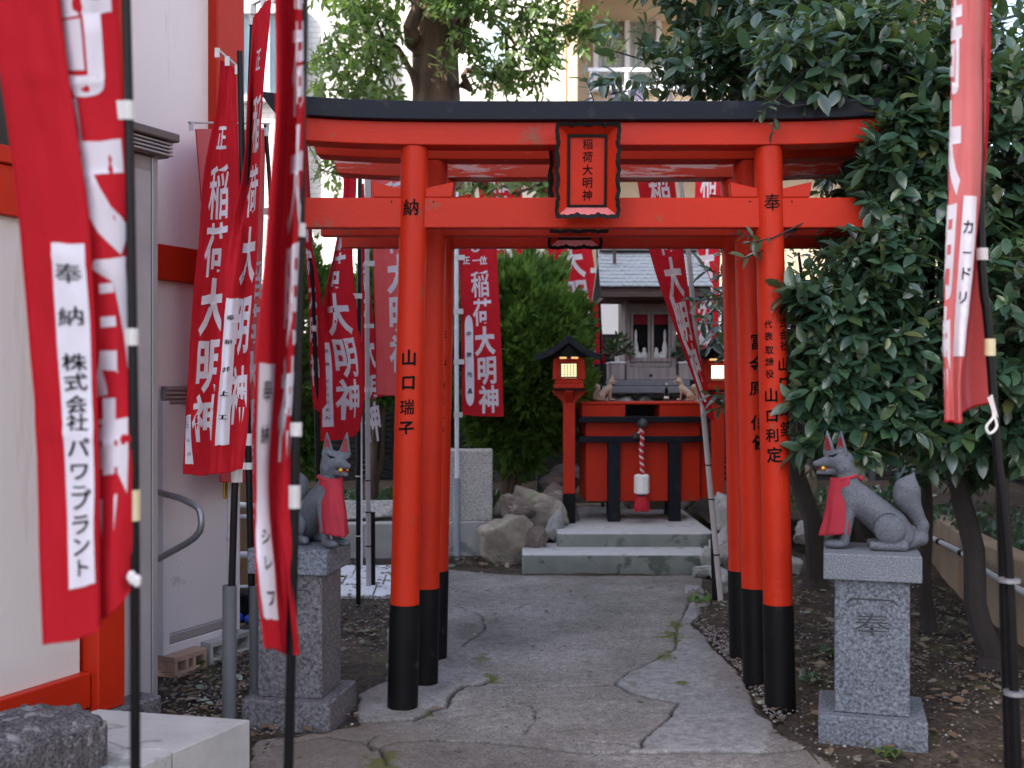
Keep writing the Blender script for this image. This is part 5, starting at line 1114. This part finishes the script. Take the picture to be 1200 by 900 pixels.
flag('red flag with blurred pale strip hanging over its neighbour beside the panel door', [0,.33,.66,1],
 [(0,[297,303,309,318],[20,14,6,-2],[4.7,4.66,4.62,4.6]),(.18,[292,297,302,307],110,[4.7,4.74,4.66,4.6]),(.34,[285,291,297,304],200,[4.68,4.74,4.66,4.6]),(.54,[266,278,289,300],300,[4.62,4.64,4.7,4.64]),(.72,[258,269,280,293],400,[4.6,4.6,4.68,4.66]),(.9,[249,262,275,290],500,[4.6,4.58,4.64,4.68]),(1,[246,260,272,284],[555,554,553,549],[4.6,4.58,4.62,4.66])],
 [(297,5),(292,150),(284,350),(276,547),(271.5,690)], 4.74, [('正',.6,.11,.3,.05,.03)]+col(.72,.24,.148,.50,.125,.04), (.12,.50,.63,.94,[('奉',.67,0,.6),('納',.72,0,.6),('井',.78,0,.6),('上',.83,0,.6),('工',.88,0,.6)],0,.02),
 pole_r=.0155, tabs=((24,'tab',3,12),(555,'tab',9,20)), tab_side=1, bar=((296,6,4.72),(322,-8,4.6)), socket=(269,686,268.5,842,.0305,'socket'), seed=4, wr=.012)
flag('wide pale red flag with straight crossbar close against the white hall wall', [0,.35,.7,1],
 [(0,[229,257,285,311],[151,151,152,152],[5.62,5.85,6.08,6.3]),(.2,[236,262,286,309],240,[5.62,5.85,6.08,6.3]),(.45,[244,266,286,306],340,[5.62,5.85,6.08,6.3]),(.7,[250,270,287,304],450,[5.62,5.85,6.08,6.3]),(1,[258,274,288,301],565,[5.65,5.85,6.08,6.3])],
 [(311,145),(318,250),(322,400),(326,560),(328,740)], 6.3, col(.84,.42,.125,.36,.115,.035), None, cloth='cloth_backlit', pole_r=.014, tabs=((155,'tab',8,10),(248,'tab',9,8)), bar=((221,143.5,5.55),(316,145,6.32)), seed=5)
flag('red flag above the dark bibbed grey fox, tiny black writing near its free edge', [0,.3,.58,1],
 [(0,[402,405,409,418],184,7.4),(.13,[403,406,409,417],225,7.4),(.36,[391,392,395,413],300,[7.36,7.42,7.38,7.4]),(.48,[382,385,391,416],340,[7.34,7.44,7.36,7.4]),(.57,[377,383,394,419],370,[7.34,7.42,7.34,7.4]),(.72,[375,389,407,425],420,[7.34,7.38,7.32,7.38]),(.87,[375,391,411,426],470,[7.34,7.38,7.32,7.36]),(1,[376,392,410,421],[517,516,513,505],[7.36,7.38,7.34,7.38])],
 [(422,175),(421,350),(420,540),(420,710)], 7.4, col(.60,.27,.148,.52,.145,.03), (.04,.29,.665,.955,[('奉',.695,0,.7),('納',.74,0,.7),('マ',.80,0,.6),('ナ',.825,0,.6),('ス',.85,0,.6),('ミ',.875,0,.6),('エ',.90,0,.6),('ム',.925,0,.6)],0,.02),
 pole_r=.0165, tabs=((347,'tab',12,6),), tab_side=-1, rings=(558,628), seed=6, wr=.012, off=.003)
flag('slim sliver of red flag behind the narrow folded flag, its black pole leaning', [0,.5,1],
 [(0,[352,356,360],170,6.8),(.3,[356,360,363],268,6.8),(.6,[362,369,376],350,[6.78,6.84,6.8]),(.85,[364,372,381],430,[6.78,6.84,6.8]),(1,[368,374,382],[478,482,474],6.8)],
 [(357,150),(363,270),(371,475),(374,650)], 6.82, col(.30,.30,.14,.7,.12,.03), None, pole_r=.016, tabs=((385,'tab',4,7),(299,'tab',4,7)), seed=7, off=.003)
flag('backlit pale red flag on a grey bamboo pole, half hidden by the torii legs', [0,.35,.7,1],
 [(0,[434,450,466,480],170,[8.0,8.05,8.1,8.1]),(.22,[435,452,469,484],235,8.05),(.45,[437,455,472,488],300,8.05),(.8,[440,458,476,491],405,8.06),(1,[441,460,478,494],[463,464,465,466],8.06)],
 [(428,120),(430,212),(430.5,420),(431.5,600),(432,690)], 8.0, col(.60,.21,.155,.56,.15,.04), None, cloth='cloth_backlit', pole_m='pole_grey', pole_r=.018, tabs=((309,'tab',9,6),(382,'tab',8,5),(457,'tab',10,5)), tab_side=1, rings=(563,600,640), socket=(437,600,437.5,692,.016,'pole_black'), seed=8, off=.003)
flag('small red flag corner showing between a black and a grey bamboo pole', [0,.5,1],
 [(0,[423,424,426],215,8.7),(.4,[423,427,431],310,8.7),(.68,[424,431,438],385,8.72),(.87,[423,434,446],440,8.7),(1,[421,434,448],[468,467,465],8.7)],
 [(422.5,200),(422.5,400),(423,668)], 8.74, col(.55,.45,.16,.6,.14,.035), None, pole_m='pole_white', pole_r=.014, seed=9, off=.003)
flag('flat red flag on a white pole before the topiary, rounded white name strip', [0,.5,1],
 [(0,[541,561,580],242,9.4),(.22,[539.5,561,582],295,9.4),(.65,[541,564,587],400,[9.4,9.37,9.4]),(1,[541.5,566,590],[486,488,488],[9.4,9.37,9.4])],
 [(535,225),(535,400),(535.5,560),(535.5,655)], 9.375, [('正',.16,.262,.20,.042,.03),('一',.42,.262,.20,.042,.03),('位',.62,.262,.22,.042,.03),('○',.42,.20,.3,.05,.05)]+col(.52,.375,.136,.50,.135,.035,du=.035), (.09,.30,.525,.955,[('中',.615,0,.75),('岡',.715,0,.75),('光',.805,0,.75),('晶',.885,0,.75)],.12,.034),
 pole_m='pole_white', pole_r=.020, tabs=((302,'tab',10,6),(365,'tab',8,6),(424,'tab',9,6),(486,'tab',7,6)), tab_side=1, socket=(535,560,535.5,655,.031,'socket_pale'), seed=10, wr=.008, off=.0035)
flag('red flag rising behind the topiary crown, mostly hidden by its foliage', [0,.5,1],
 [(0,[556,580,604],150,12.1),(.3,[562,588,612],232,12.1),(.6,[571,597,622],310,12.1),(1,[575,602,628],420,12.1)],
 [(553,140),(556,300),(558,480),(558,560)], 12.1, col(.5,.2,.17,.55,.16,.035), None, pole_r=.016, seed=11, off=.004)
flag('red flag between the topiary and the small shrine, black pole beside the shingled eave', [0,.5,1],
 [(0,[630,656,682],172,12.0),(.3,[634,660,687],235,12.0),(.52,[640,667,693],290,12.0),(.75,[652,677,701],345,[12,12.05,12]),(1,[668,690,709],[425,427,426],[12,12.05,12])],
 [(697,140),(700,290),(704,400),(706,560)], 12.0, col(.5,.25,.17,.55,.165,.035), None, pole_r=.016, tabs=((237,'tab',8,6),(317,'tab',9,6)), tab_side=-1, seed=12, off=.004)
flag('red flag pulled diagonally to a point before the shrine on a leaning grey pole', [0,.3,.6,1],
 [(0,[737,752,766,782],140,7.5),(.26,[747,760,775,790],212,[7.45,7.5,7.47,7.52]),(.47,[761,773,786,800],292,[7.44,7.5,7.46,7.52]),(.6,[775,784,794,806],340,[7.45,7.5,7.47,7.53]),(.76,[797,802,808,815],400,[7.48,7.5,7.5,7.54]),(.9,[815,819,823,828],450,7.52),(1,[832,833.5,835,837],492,7.54)],
 [(785,110),(798,217),(808,308),(814,380),(824,480),(834,590),(844,698)], 7.56, col(.55,.29,.135,.56,.13,.035), (.22,.42,.62,.95,[('上',.65,0,.7),('田',.70,0,.7),('工',.75,0,.7),('業',.81,0,.7)],0,.02),
 pole_m='pole_grey', pole_r=.019, rings=(545,585,650), socket=(836,625,838,704,.022,'pole_black'), seed=13, wr=.01, off=.003)
flag('far red flag glimpsed past the second lantern roof, partly behind hanging leaves', [0,.5,1],
 [(0,[817,834,850],150,12.2),(.5,[813,830,844],300,12.2),(1,[813,826,840],430,12.2)],
 [(853,140),(848,300),(845,560)], 12.2, col(.45,.2,.165,.6,.16,.035), None, pole_r=.016, seed=14, off=.004)
flag('shiny pink red flag alone before the camellia, with white cord tying its corner', [0,.2,.45,.66,.70,1],
 [(0,[1138,1120,1134,1147,1150,1160],-300,[2.95,2.88,2.86,2.86,2.9,2.92]),(.38,[1134,1116,1132,1147,1151,1159],0,[2.95,2.87,2.85,2.86,2.9,2.92]),(.54,[1132,1114,1130,1146,1150,1157],130,[2.95,2.87,2.85,2.86,2.9,2.92]),(.68,[1128,1110,1126,1145,1148,1152],240,[2.95,2.86,2.84,2.85,2.9,2.92]),
  (.75,[1126,1108,1123,1142,1143,1150],300,[2.95,2.86,2.84,2.85,2.92,2.92]),(.87,[1124,1107,1117,1131,1130,1159],395,[2.94,2.86,2.84,2.84,2.95,2.92]),(.95,[1122,1107,1116,1127,1126,1164],455,[2.94,2.86,2.84,2.84,2.95,2.92]),(1,[1122,1107,1117,1128,1127,1165],[494,494,494,493,486,470],[2.94,2.86,2.84,2.84,2.95,2.92])],
 [(1142,-350),(1146,0),(1150,298),(1158,380),(1168,522),(1177,602),(1184,700),(1192,900)], 2.92, col(.25,.30,.148,.31,.14,.045), (.48,.645,.668,.90,[('カ',.71,0,.8),('ー',.745,0,.6),('ド',.775,0,.8),('リ',.81,0,.8)],0,.026),
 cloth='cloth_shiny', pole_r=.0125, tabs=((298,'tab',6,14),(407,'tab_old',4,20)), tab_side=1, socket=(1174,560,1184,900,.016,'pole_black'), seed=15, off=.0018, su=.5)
t = bpy.data.objects['nobori_flag.%03d' % (len([o for o in bpy.data.objects if o.name.startswith('nobori_flag')])-1)]
cd = [P(1162,474,2.90), P(1164,488,2.89), P(1156,500,2.885), P(1160,508,2.88), P(1168,500,2.885), P(1165,486,2.89)]
MB().tube(hermite(np.linspace(0,1,6), np.array([tuple(q) for q in cd]), np.linspace(0,1,26)), .0035, 7).build('knotted_cord', M['rope_white'], t, smooth=True)
MB().add([P(1157,466,2.895),P(1163,462,2.89),P(1170,490,2.885),P(1162,480,2.89)], [(0,1,2,3)]).build('corner_tab', M['tab'], t)
for y in (680, 812): c = P(1183 if y < 700 else 1189, y, 2.915); MB().tube([c-Vector((0,0,.005)), c+Vector((0,0,.005))], .028, 12).build('pipe_clamp', M['rail'], t, smooth=True)

# ================================================================== TREES AND PLANTS
def limb(mb, a, b, r0, r1, sag=0, n=7, wob=.03, seed=0):
    a, b = Vector(a), Vector(b); pts = []
    for i in range(n):
        u = i/(n-1); p = a.lerp(b, u)+Vector((0,0,sag*math.sin(math.pi*u))); w_ = wob*math.sin(math.pi*u)**.5
        p += Vector(tuple(w_*float(vnoise(np.array([u*3.1+seed, seed*1.7+k*9.1]), k)) for k in range(3))); pts.append(p)
    mb.tube(pts, [r0+(r1-r0)*i/(n-1) for i in range(n)], 9); return pts
def unit(n): d = rng.normal(size=(n,3)); return d/np.linalg.norm(d, axis=1, keepdims=True)
def shoots(centers, dirs, nl, spread, leaf_len, spacing):
    """leaf frames for shoots: leaves alternate along each short twig"""
    n = len(centers); c = np.repeat(centers, nl, 0); d = np.repeat(dirs, nl, 0); j = np.tile(np.arange(nl), n)
    ref = np.where(np.abs(d[:, 2:3]) > .9, [[1,0,0]], [[0,0,1]]); x = np.cross(d, ref); x /= np.linalg.norm(x, axis=1, keepdims=True); z = np.cross(x, d)
    ph = j*2.4+np.repeat(rng.uniform(0,6.28,n), nl)+rng.normal(0,.3,n*nl)
    side = x*np.cos(ph)[:,None]+z*np.sin(ph)[:,None]
    pos = c+d*((j/nl-.6)*spacing*nl)[:,None]
    ld = side*spread+d*(.45+.4*j/nl)[:,None]+rng.normal(0,.16,(n*nl,3))+[0,0,-.22]
    up = side*-.25+d*.5+rng.normal(0,.2,(n*nl,3))+[0,-.15,1.0]
    return pos, ld, up, leaf_len*rng.uniform(.45,1.22,n*nl)
def canopy(tree, name, pos, ld, up, L, leaf_v, leaf_f, m, singles, stuff_parent=None):
    fr = frames(ld, up)*L[:,None,None]; order = np.argsort(np.linalg.norm(pos-[0,0,EYE], axis=1)/L)     # those that show largest first
    vis = [i for i in order if abs(pos[i,0]/pos[i,1]) < .455 and abs((pos[i,2]-EYE)/pos[i,1]) < .34][:singles]
    ms = np.ones(len(pos), bool); ms[vis] = False
    V, Fc = scatter(leaf_v, leaf_f, fr[ms], pos[ms]); cr = np_mesh('crown', V, Fc, m, tree, smooth=True); cr['kind'] = 'stuff'
    if singles:
        me = np_mesh('leaf', leaf_v, leaf_f, m, tree, smooth=True, world=False); data = me.data; first = True; base = root_loc(tree)
        for i in vis:
            o = me if first else link('leaf', data, tree); first = False
            q = Matrix([[fr[i][a][b] for b in range(3)] for a in range(3)]).to_4x4(); q.translation = Vector(pos[i])-base; o.matrix_local = q
    return cr
CAM_LEAF = leaf_mat('camellia_leaf', [(0,(.022,.055,.040)),(.35,(.032,.078,.050)),(.7,(.045,.10,.058)),(.9,(.06,.12,.055)),(.97,(.085,.14,.06)),(1,(.16,.15,.05))], .30, .28, .9)
TREE_LEAF = leaf_mat('light_tree_leaf', [(0,(.07,.13,.04)),(.4,(.10,.18,.055)),(.8,(.14,.22,.07)),(1,(.19,.28,.10))], .42, .5)
JUN = leaf_mat('juniper_spray', [(0,(.04,.10,.016)),(.5,(.07,.155,.026)),(.85,(.105,.20,.036)),(1,(.15,.24,.06))], .6, .4, .3)
def blob(c, rad, n, shell=.55):
    d = unit(n); r = (rng.uniform(shell**3, 1, n))**(1/3); lump = 1+.22*fbm(d*2.2+np.array(c), 5, 2); return np.array(c)+d*(r*lump)[:,None]*np.array(rad), d
def camellia():
    root = Vector((2.35, 5.9, 0)); t = thing('camellia_tree', 'big dark glossy camellia spreading over the torii beams and pale fox', 'tree', root)
    mb = MB(); top = []
    tr = limb(mb, P(1166,792,5.75)*1, P(1122,560,5.75), .062, .05, n=9, wob=.03, seed=3); mb.lathe(Vector(tr[0])-Vector((0,0,.1)), [(.14,0),(.10,.09),(.078,.2)], 9)
    f = Vector(tr[-1])
    for q, s in ((P(1010,300,5.5),1),(P(1130,250,5.9),2),(P(1200,200,5.6),3),(P(1060,120,6.2),4)): limb(mb, f, q, .045, .014, .05, 8, .10, s)
    for q, s in ((P(850,40,6.2),5),(P(720,60,6.4),6),(P(960,60,5.7),7),(P(1120,30,5.5),8)): limb(mb, P(1060,120,6.2), q, .018, .004, .04, 8, .10, s)
    for q, s in ((P(930,380,5.0),9),(P(950,480,5.0),10),(P(1060,480,5.2),11)): limb(mb, P(1030,330,5.5), q, .014, .004, .03, 8, .06, s)
    mb.build('trunk', M['bark_grey'], t, smooth=True)
    def pc(x, y, Y): return tuple(P(x, y, Y))
    B = [  # centre, radii, shoots
     (pc(1120,330,5.7),(.62,.55,.62),430),(pc(1005,400,5.15),(.36,.30,.24),150),(pc(1010,265,5.5),(.22,.35,.28),90),(pc(1200,180,5.5),(.55,.6,.6),300),(pc(1060,90,5.9),(.60,.6,.42),330),
     (pc(920,45,5.8),(.48,.5,.26),170),(pc(1200,470,5.2),(.45,.45,.34),150),(pc(1060,480,5.6),(.42,.4,.18),110),(pc(1290,330,5.4),(.5,.6,1.2),260),(pc(1080,-90,5.9),(1.5,1.0,.35),300),(pc(1010,170,6.2),(.30,.4,.3),80),
     (pc(1130,300,7.0),(.9,.5,1.0),260),(pc(780,50,6.3),(.42,.3,.16),34),(pc(735,85,6.4),(.30,.25,.15),16),(pc(860,-20,6.1),(.6,.4,.2),110),(pc(900,120,5.35),(.10,.1,.06),5),(pc(1045,500,5.0),(.22,.2,.05),26),(pc(1058,185,4.98),(.20,.14,.34),110),(pc(1075,60,5.0),(.3,.2,.2),60),(pc(990,345,4.95),(.3,.12,.10),60),(pc(988,372,5.0),(.22,.15,.14),70),(pc(985,445,5.0),(.20,.15,.14),70),(pc(1000,470,5.05),(.3,.2,.16),90),(pc(985,525,5.0),(.24,.15,.05),34),(pc(1100,500,5.3),(.4,.3,.14),90),(pc(1180,380,4.9),(.3,.2,.4),120),(pc(1030,300,4.95),(.2,.15,.16),60),(pc(1150,160,5.0),(.5,.25,.45),170),(pc(980,60,5.0),(.4,.2,.2),80),(pc(850,75,6.0),(.5,.3,.17),110),(pc(950,92,5.7),(.36,.3,.13),80),(pc(830,0,6.4),(.4,.4,.18),60),(pc(1170,520,5.7),(.4,.3,.14),80),(pc(1110,545,6.2),(.35,.3,.10),60),((3.2,7.6,3.3),(1.2,2.2,.5),380),(pc(1130,330,8.3),(.9,.6,.8),200)]  # last two clumps added to block sky and back light over the slope
    cs, ds = [], []
    for c, r, n in B: p, d = blob(c, r, n); cs.append(p); ds.append(d)
    cs, ds = np.concatenate(cs), np.concatenate(ds)
    q = 600+F*cs[:,0]/cs[:,1]; y = HZ-(cs[:,2]-EYE)*F/cs[:,1]
    ok = ~((cs[:,1] < 4.7)) & ~((q < 912) & (y > 128) & (y < 345)) & ~((q < 918) & (y > 345))
    ok &= ~((q > 660) & (q < 800) & (y < 92) & (rng.random(len(q)) < .62))
    cs, ds = cs[ok], ds[ok]
    dirs = ds*.7+rng.normal(0,.35,ds.shape)+[-.08,-.28,.28]; dirs /= np.linalg.norm(dirs,axis=1,keepdims=True)
    tw = MB()
    for i in range(0, len(cs), 3): a = cs[i]-dirs[i]*.16+np.array([0,.03,-.03]); tw.tube([a, cs[i]-dirs[i]*.05, cs[i]+dirs[i]*.05], [.0042,.003,.0015], 4, cap=False)
    tag(tw.build('twigs', M['bark_grey'], t), kind='stuff')
    bigs = LEAF_V*[1,1,1]
    pos, ld, up, L = shoots(cs, dirs, 8, .9, .104, .019); canopy(t, 'crown', pos, ld, up, L, bigs, LEAF_F, CAM_LEAF, 300)
camellia()
def back_tree():
    b = P(512,0,13.2); t = thing('broad_tree', 'thick brown trunk with light green hanging leaves behind the torii cap beam', 'tree', (b.x, 13.2, 0))
    mb = MB(); rr = np.random.default_rng(5); n = 26; V = []; m = 22
    for i in range(n):
        z = -.1+8.2*i/(n-1); r0 = .36-.008*z*2+.25*math.exp(-z*2.2)
        for j in range(m):
            a = 2*math.pi*j/m; r = r0*(1+.07*math.sin(a*3+z)+.05*math.sin(a*7+z*.7)+.04*float(vnoise(np.array([a*3,z*1.3]),4))); V.append((b.x+.06*math.sin(z*.6)+r*math.cos(a), 13.2+r*math.sin(a), z))
    mb.add(V, [(i*m+j,i*m+(j+1)%m,(i+1)*m+(j+1)%m,(i+1)*m+j) for i in range(n-1) for j in range(m)])
    for k, (x0,y0,x1,y1,r0) in enumerate(((500,60,455,-30,.12),(535,60,600,-20,.10),(490,110,440,20,.045),(478,130,415,60,.03),(540,98,600,85,.05),(600,85,575,15,.03),(600,85,660,60,.025),(575,30,600,-60,.03))):
        limb(mb, P(x0,y0,13.1), P(x1,y1,12.7), r0, r0*.3, .1, 9, .25, k)
    for k, (x0,y0,x1,y1) in enumerate(((520,221,560,214),(560,214,600,226),(600,226,650,212),(650,212,700,222))): limb(mb, P(x0,y0,11.6), P(x1,y1,11.6), .018, .014, .0, 9, .08, 20+k)
    mb.build('trunk', M['bark'], t, smooth=True)
    pc = lambda x, y, Y: tuple(P(x, y, Y))
    B = [(pc(415,95,12.4),(.55,.6,.75),130),(pc(440,40,12.8),(.4,.5,.6),70),(pc(390,170,12.4),(.28,.4,.5),40),(pc(440,-50,12.6),(1.2,.9,.6),190),(pc(525,5,12.3),(.3,.3,.16),24),(pc(560,-10,12.6),(.6,.6,.4),110),
         (pc(600,70,12.6),(.62,.5,.40),78),(pc(640,30,12.6),(.45,.4,.45),60),(pc(545,60,12.5),(.25,.3,.35),22),(pc(650,-60,12.6),(1.2,.8,.5),200),(pc(620,218,11.6),(.8,.15,.10),24),(pc(515,90,12.6),(.10,.1,.25),16),(pc(700,40,12.6),(.3,.3,.3),18),(pc(560,-190,13),(2.2,1.5,.6),190)]
    cs, ds = map(np.concatenate, zip(*[blob(c, r, n, .2) for c, r, n in B]))
    q = 600+F*cs[:,0]/cs[:,1]; y = HZ-(cs[:,2]-EYE)*F/cs[:,1]; ok = ~((q > 470) & (q < 552) & (y > 12) & (cs[:,1] < 13.4) & (rng.random(len(q)) < .9)); cs, ds = cs[ok], ds[ok]
    dirs = ds*.4+rng.normal(0,.5,ds.shape)+[0,-.1,-.35]; dirs /= np.linalg.norm(dirs,axis=1,keepdims=True)
    tw = MB()
    for i in range(0, len(cs), 2): a = cs[i]-dirs[i]*.22; tw.tube([a, cs[i], cs[i]+dirs[i]*.12], [.007,.005,.002], 4, cap=False)
    tag(tw.build('twigs', M['bark_grey'], t), kind='stuff')
    pos, ld, up, L = shoots(cs, dirs, 11, .8, .125, .028); canopy(t, 'crown', pos, ld, up, L, LEAF_V*[.85,1,1], LEAF_F, TREE_LEAF, 200)
back_tree()
SPV = np.array([(-.10,0,0),(.10,0,0),(.14,.45,.05),(-.14,.45,-.02),(0,1,.0),(.28,.62,.10),(-.28,.66,.06),(.05,.3,.16)], float); SPF = np.array([(0,1,3),(1,2,3),(3,2,4),(1,5,2),(0,3,6),(7,2,5)])
def juniper(px, py, Y, rx, rz, label, n, base_y, dens=1):
    c = P(px, py, Y); t = thing('topiary_shrub', label, 'shrub', (c.x, Y, .27)); mb = MB(); ft = Vector((P(px-12,0,Y).x, Y, .25))
    for k in range(6): a = k*1.05; limb(mb, ft+Vector((.03*math.cos(a),.03*math.sin(a),0)), c+Vector((.28*rx*math.cos(a),.28*rx*math.sin(a),-.25*rz)), .035, .014, 0, 7, .05, k+30)
    mb.tube([ft-Vector((0,0,.1)), ft+Vector((0,0,.12)), ft+Vector((0,0,.3))], [.085,.07,.05], 9); mb.build('trunk', M['bark'], t, smooth=True)
    d = unit(n); cl = fbm(d*5.5+px, 8, 2); lump = 1+.16*fbm(d*2.2+px, 3, 2)+.26*cl; r = rng.uniform(.40, 1.0, n)**.4
    body = np.array([rx, rx*.9, rz]); pos = np.array(c)+d*(lump*r)[:,None]*body; taper_ = np.clip(.70+.5*(pos[:,2]-c.z+rz)/rz, .55, 1.06)
    pos[:,0] = c.x+(pos[:,0]-c.x)*taper_; pos[:,1] = Y+(pos[:,1]-Y)*taper_
    ld = d*.9+rng.normal(0,.38,(n,3))+[0,-.05,.5]; L = rng.uniform(.06,.15,n)*(1 if rx > .5 else .8)
    V, Fc = scatter(SPV, SPF, frames(ld, unit(n))*L[:,None,None], pos); cr = np_mesh('crown', V, Fc, JUN, t, smooth=False); cr['kind'] = 'stuff'
juniper(606,425,10.6,.64,.98,'bushy green juniper topiary with a bare forked trunk behind the first lantern',24000,580)
juniper(352,420,10.2,.36,1.1,'dark green conifer shrub behind the slim sliver of flag',10000,600)
juniper(446,385,10.8,.28,.75,'narrow dark conifer shrub between the pale backlit flag and the black pole',6000,600)
juniper(520,430,11.2,.22,.9,'thin conifer shrub seen between torii leg and white pole',4000,600)
def slim_tree(x0,y0,x1,y1,Y,r,label,seed):
    a, b = P(x0,y0,Y), P(x1,y1,Y); t = thing('slim_tree', label, 'tree', (a.x,Y,0)); mb = MB(); limb(mb, Vector((a.x,Y,-.05)), b, r, r*.75, 0, 9, .05, seed); mb.lathe((a.x,Y,-.06), [(r*1.9,0),(r*1.35,.08),(r*1.05,.2)], 9)
    f = b
    for k in range(5): limb(mb, f, f+Vector((random.uniform(-.5,.5),random.uniform(-.3,.3),random.uniform(.4,1.2))), r*.5, r*.12, 0, 6, .08, seed+k)
    mb.build('trunk', M['bark_grey'], t, smooth=True)
    cs, ds = blob((b.x,b.y,b.z+.75), (.55,.5,.5), 90); dirs = ds+[0,-.2,.3]; dirs /= np.linalg.norm(dirs,axis=1,keepdims=True)
    pos, ld, up, L = shoots(cs, dirs, 7, .9, .085, .017); canopy(t, 'crown', pos, ld, up, L, LEAF_V, LEAF_F, CAM_LEAF, 0)
slim_tree(955,690,925,470,8.0,.075,'dark slim leaning trunk right behind the front torii leg',40)
slim_tree(1088,735,1080,520,6.6,.04,'dark slim trunk behind the pale granite pedestal',50)
slim_tree(1010,640,1005,480,9.6,.035,'thin dark trunk deep in the shade behind the pink bibbed fox',60)
def sprig(label, spots, ll, nl=7):
    c0 = P(*spots[0][:3]); t = thing('leafy_branch', label, 'branch', c0); cs = np.array([tuple(P(*s[:3])) for s in spots]); ds = np.array([(s[3], -.35, s[4]) for s in spots], float); ds /= np.linalg.norm(ds,axis=1,keepdims=True)
    mb = MB()
    for c, d in zip(cs, ds): mb.tube([c-d*.34+np.array([.10,0,.10]), c-d*.1, c+d*.08], [.005,.004,.002], 5, cap=False)
    mb.build('twig', M['bark_grey'], t); pos, ld, up, L = shoots(cs, ds, nl, .85, ll, .022); fr = frames(ld, up)*L[:,None,None]
    me = None
    for i in range(len(pos)):
        if me is None: o = np_mesh('leaf', LEAF_V*[.75,1,1], LEAF_F, CAM_LEAF, t, smooth=True, world=False); me = o.data
        else: o = link('leaf', me, t)
        q = Matrix([[fr[i][a][b] for b in range(3)] for a in range(3)]).to_4x4(); q.translation = Vector(pos[i])-root_loc(t); o.matrix_local = q
sprig('leafy branch hanging before the second lantern and shrine eave', [(835,318,7.3,-.8,.1),(840,350,7.2,-.9,-.1),(822,352,7.2,-.8,-.2),(850,300,7.4,-.5,.3),(845,380,7.3,-.7,-.3),(850,338,7.5,-.4,-.4),(836,400,7.6,-.3,-.6),(852,415,7.6,-.3,-.6),(828,372,7.6,-.5,-.5),(845,365,7.8,-.5,0),(850,395,7.9,-.3,.2)], .13, 9)
sprig('small drooping sprig across the bracket of the second lantern', [(850,466,7.0,-.9,-.2),(842,478,7.0,-.8,-.3),(836,462,7.0,-.9,0)], .12, 6)
sprig('single leafy twig crossing the middle torii beam beside its front leg', [(873,276,5.0,-.9,.05),(885,283,4.95,-.8,-.2),(878,300,4.98,-.7,-.3)], .075, 5)
sprig('twig of round leaves dangling over the black cap beam', [(893,132,4.85,-.5,-.5),(904,118,4.85,-.6,.1),(906,150,4.9,-.2,-.9)], .06, 4)
# ground plants
def tuft(px, py, n, s, label, m=None):
    c = G(px, py); t = thing('weed_plant', label, 'weed', c); a = rng.uniform(0,6.28,n); el = rng.uniform(.25,1.0,n)
    d = np.stack([np.cos(a)*np.cos(el), np.sin(a)*np.cos(el), np.sin(el)], 1); pos = np.array(c)+np.stack([rng.normal(0,s*.5,n), rng.normal(0,s*.5,n), np.full(n,.005)], 1)
    fr = frames(d, np.tile([0,0,1.], (n,1)))*(s*rng.uniform(.6,1.2,n))[:,None,None]; me = None
    for i in range(n):
        if me is None: o = np_mesh('leaf', LEAF_V, LEAF_F, m or TREE_LEAF, t, smooth=True, world=False); me = o.data
        else: o = link('leaf', me, t)
        q = Matrix([[fr[i][a_][b] for b in range(3)] for a_ in range(3)]).to_4x4(); q.translation = Vector(pos[i])-c; o.matrix_local = q
tuft(222,786,9,.09,'broad leaved weed sprouting below the steel panel door')
tuft(818,706,22,.07,'low green weed at the foot of the leaning flagpole')
tuft(1040,886,26,.05,'pale green weed at the foot of the pale granite pedestal')
tuft(975,770,26,.06,'dark green weed behind the clear grey pedestal', CAM_LEAF); tuft(955,800,20,.06,'dark green weed beside the front torii leg', CAM_LEAF)
tuft(1000,650,40,.09,'leafy ground plant below the fox tail behind the torii leg', CAM_LEAF)
tuft(616,655,14,.05,'tiny green weed against the tan boulder')
def groundcover():
    n = 2600; x = rng.uniform(-3.2,.3,n); y = rng.uniform(9.95,11.5,n); x2 = rng.uniform(1.9,4.5,900); y2 = rng.uniform(10.0,11.8,900); x3 = rng.uniform(3.2,4.5,900); y3 = rng.uniform(5.5,9.5,900)
    X = np.concatenate([x,x2,x3]); Y = np.concatenate([y,y2,y3]); Z = np.where(Y < 9.6, .42, .30)+.05*np.clip(Y-10.5,0,2)
    d = unit(len(X)); d[:,2] = np.abs(d[:,2])+.3; V, Fc = scatter(LEAF_V, LEAF_F, frames(d, unit(len(X)))*rng.uniform(.04,.10,len(X))[:,None,None], np.stack([X,Y,Z],1))
    tag(np_mesh('ground_cover', V, Fc, CAM_LEAF, smooth=True), kind='stuff')
groundcover()
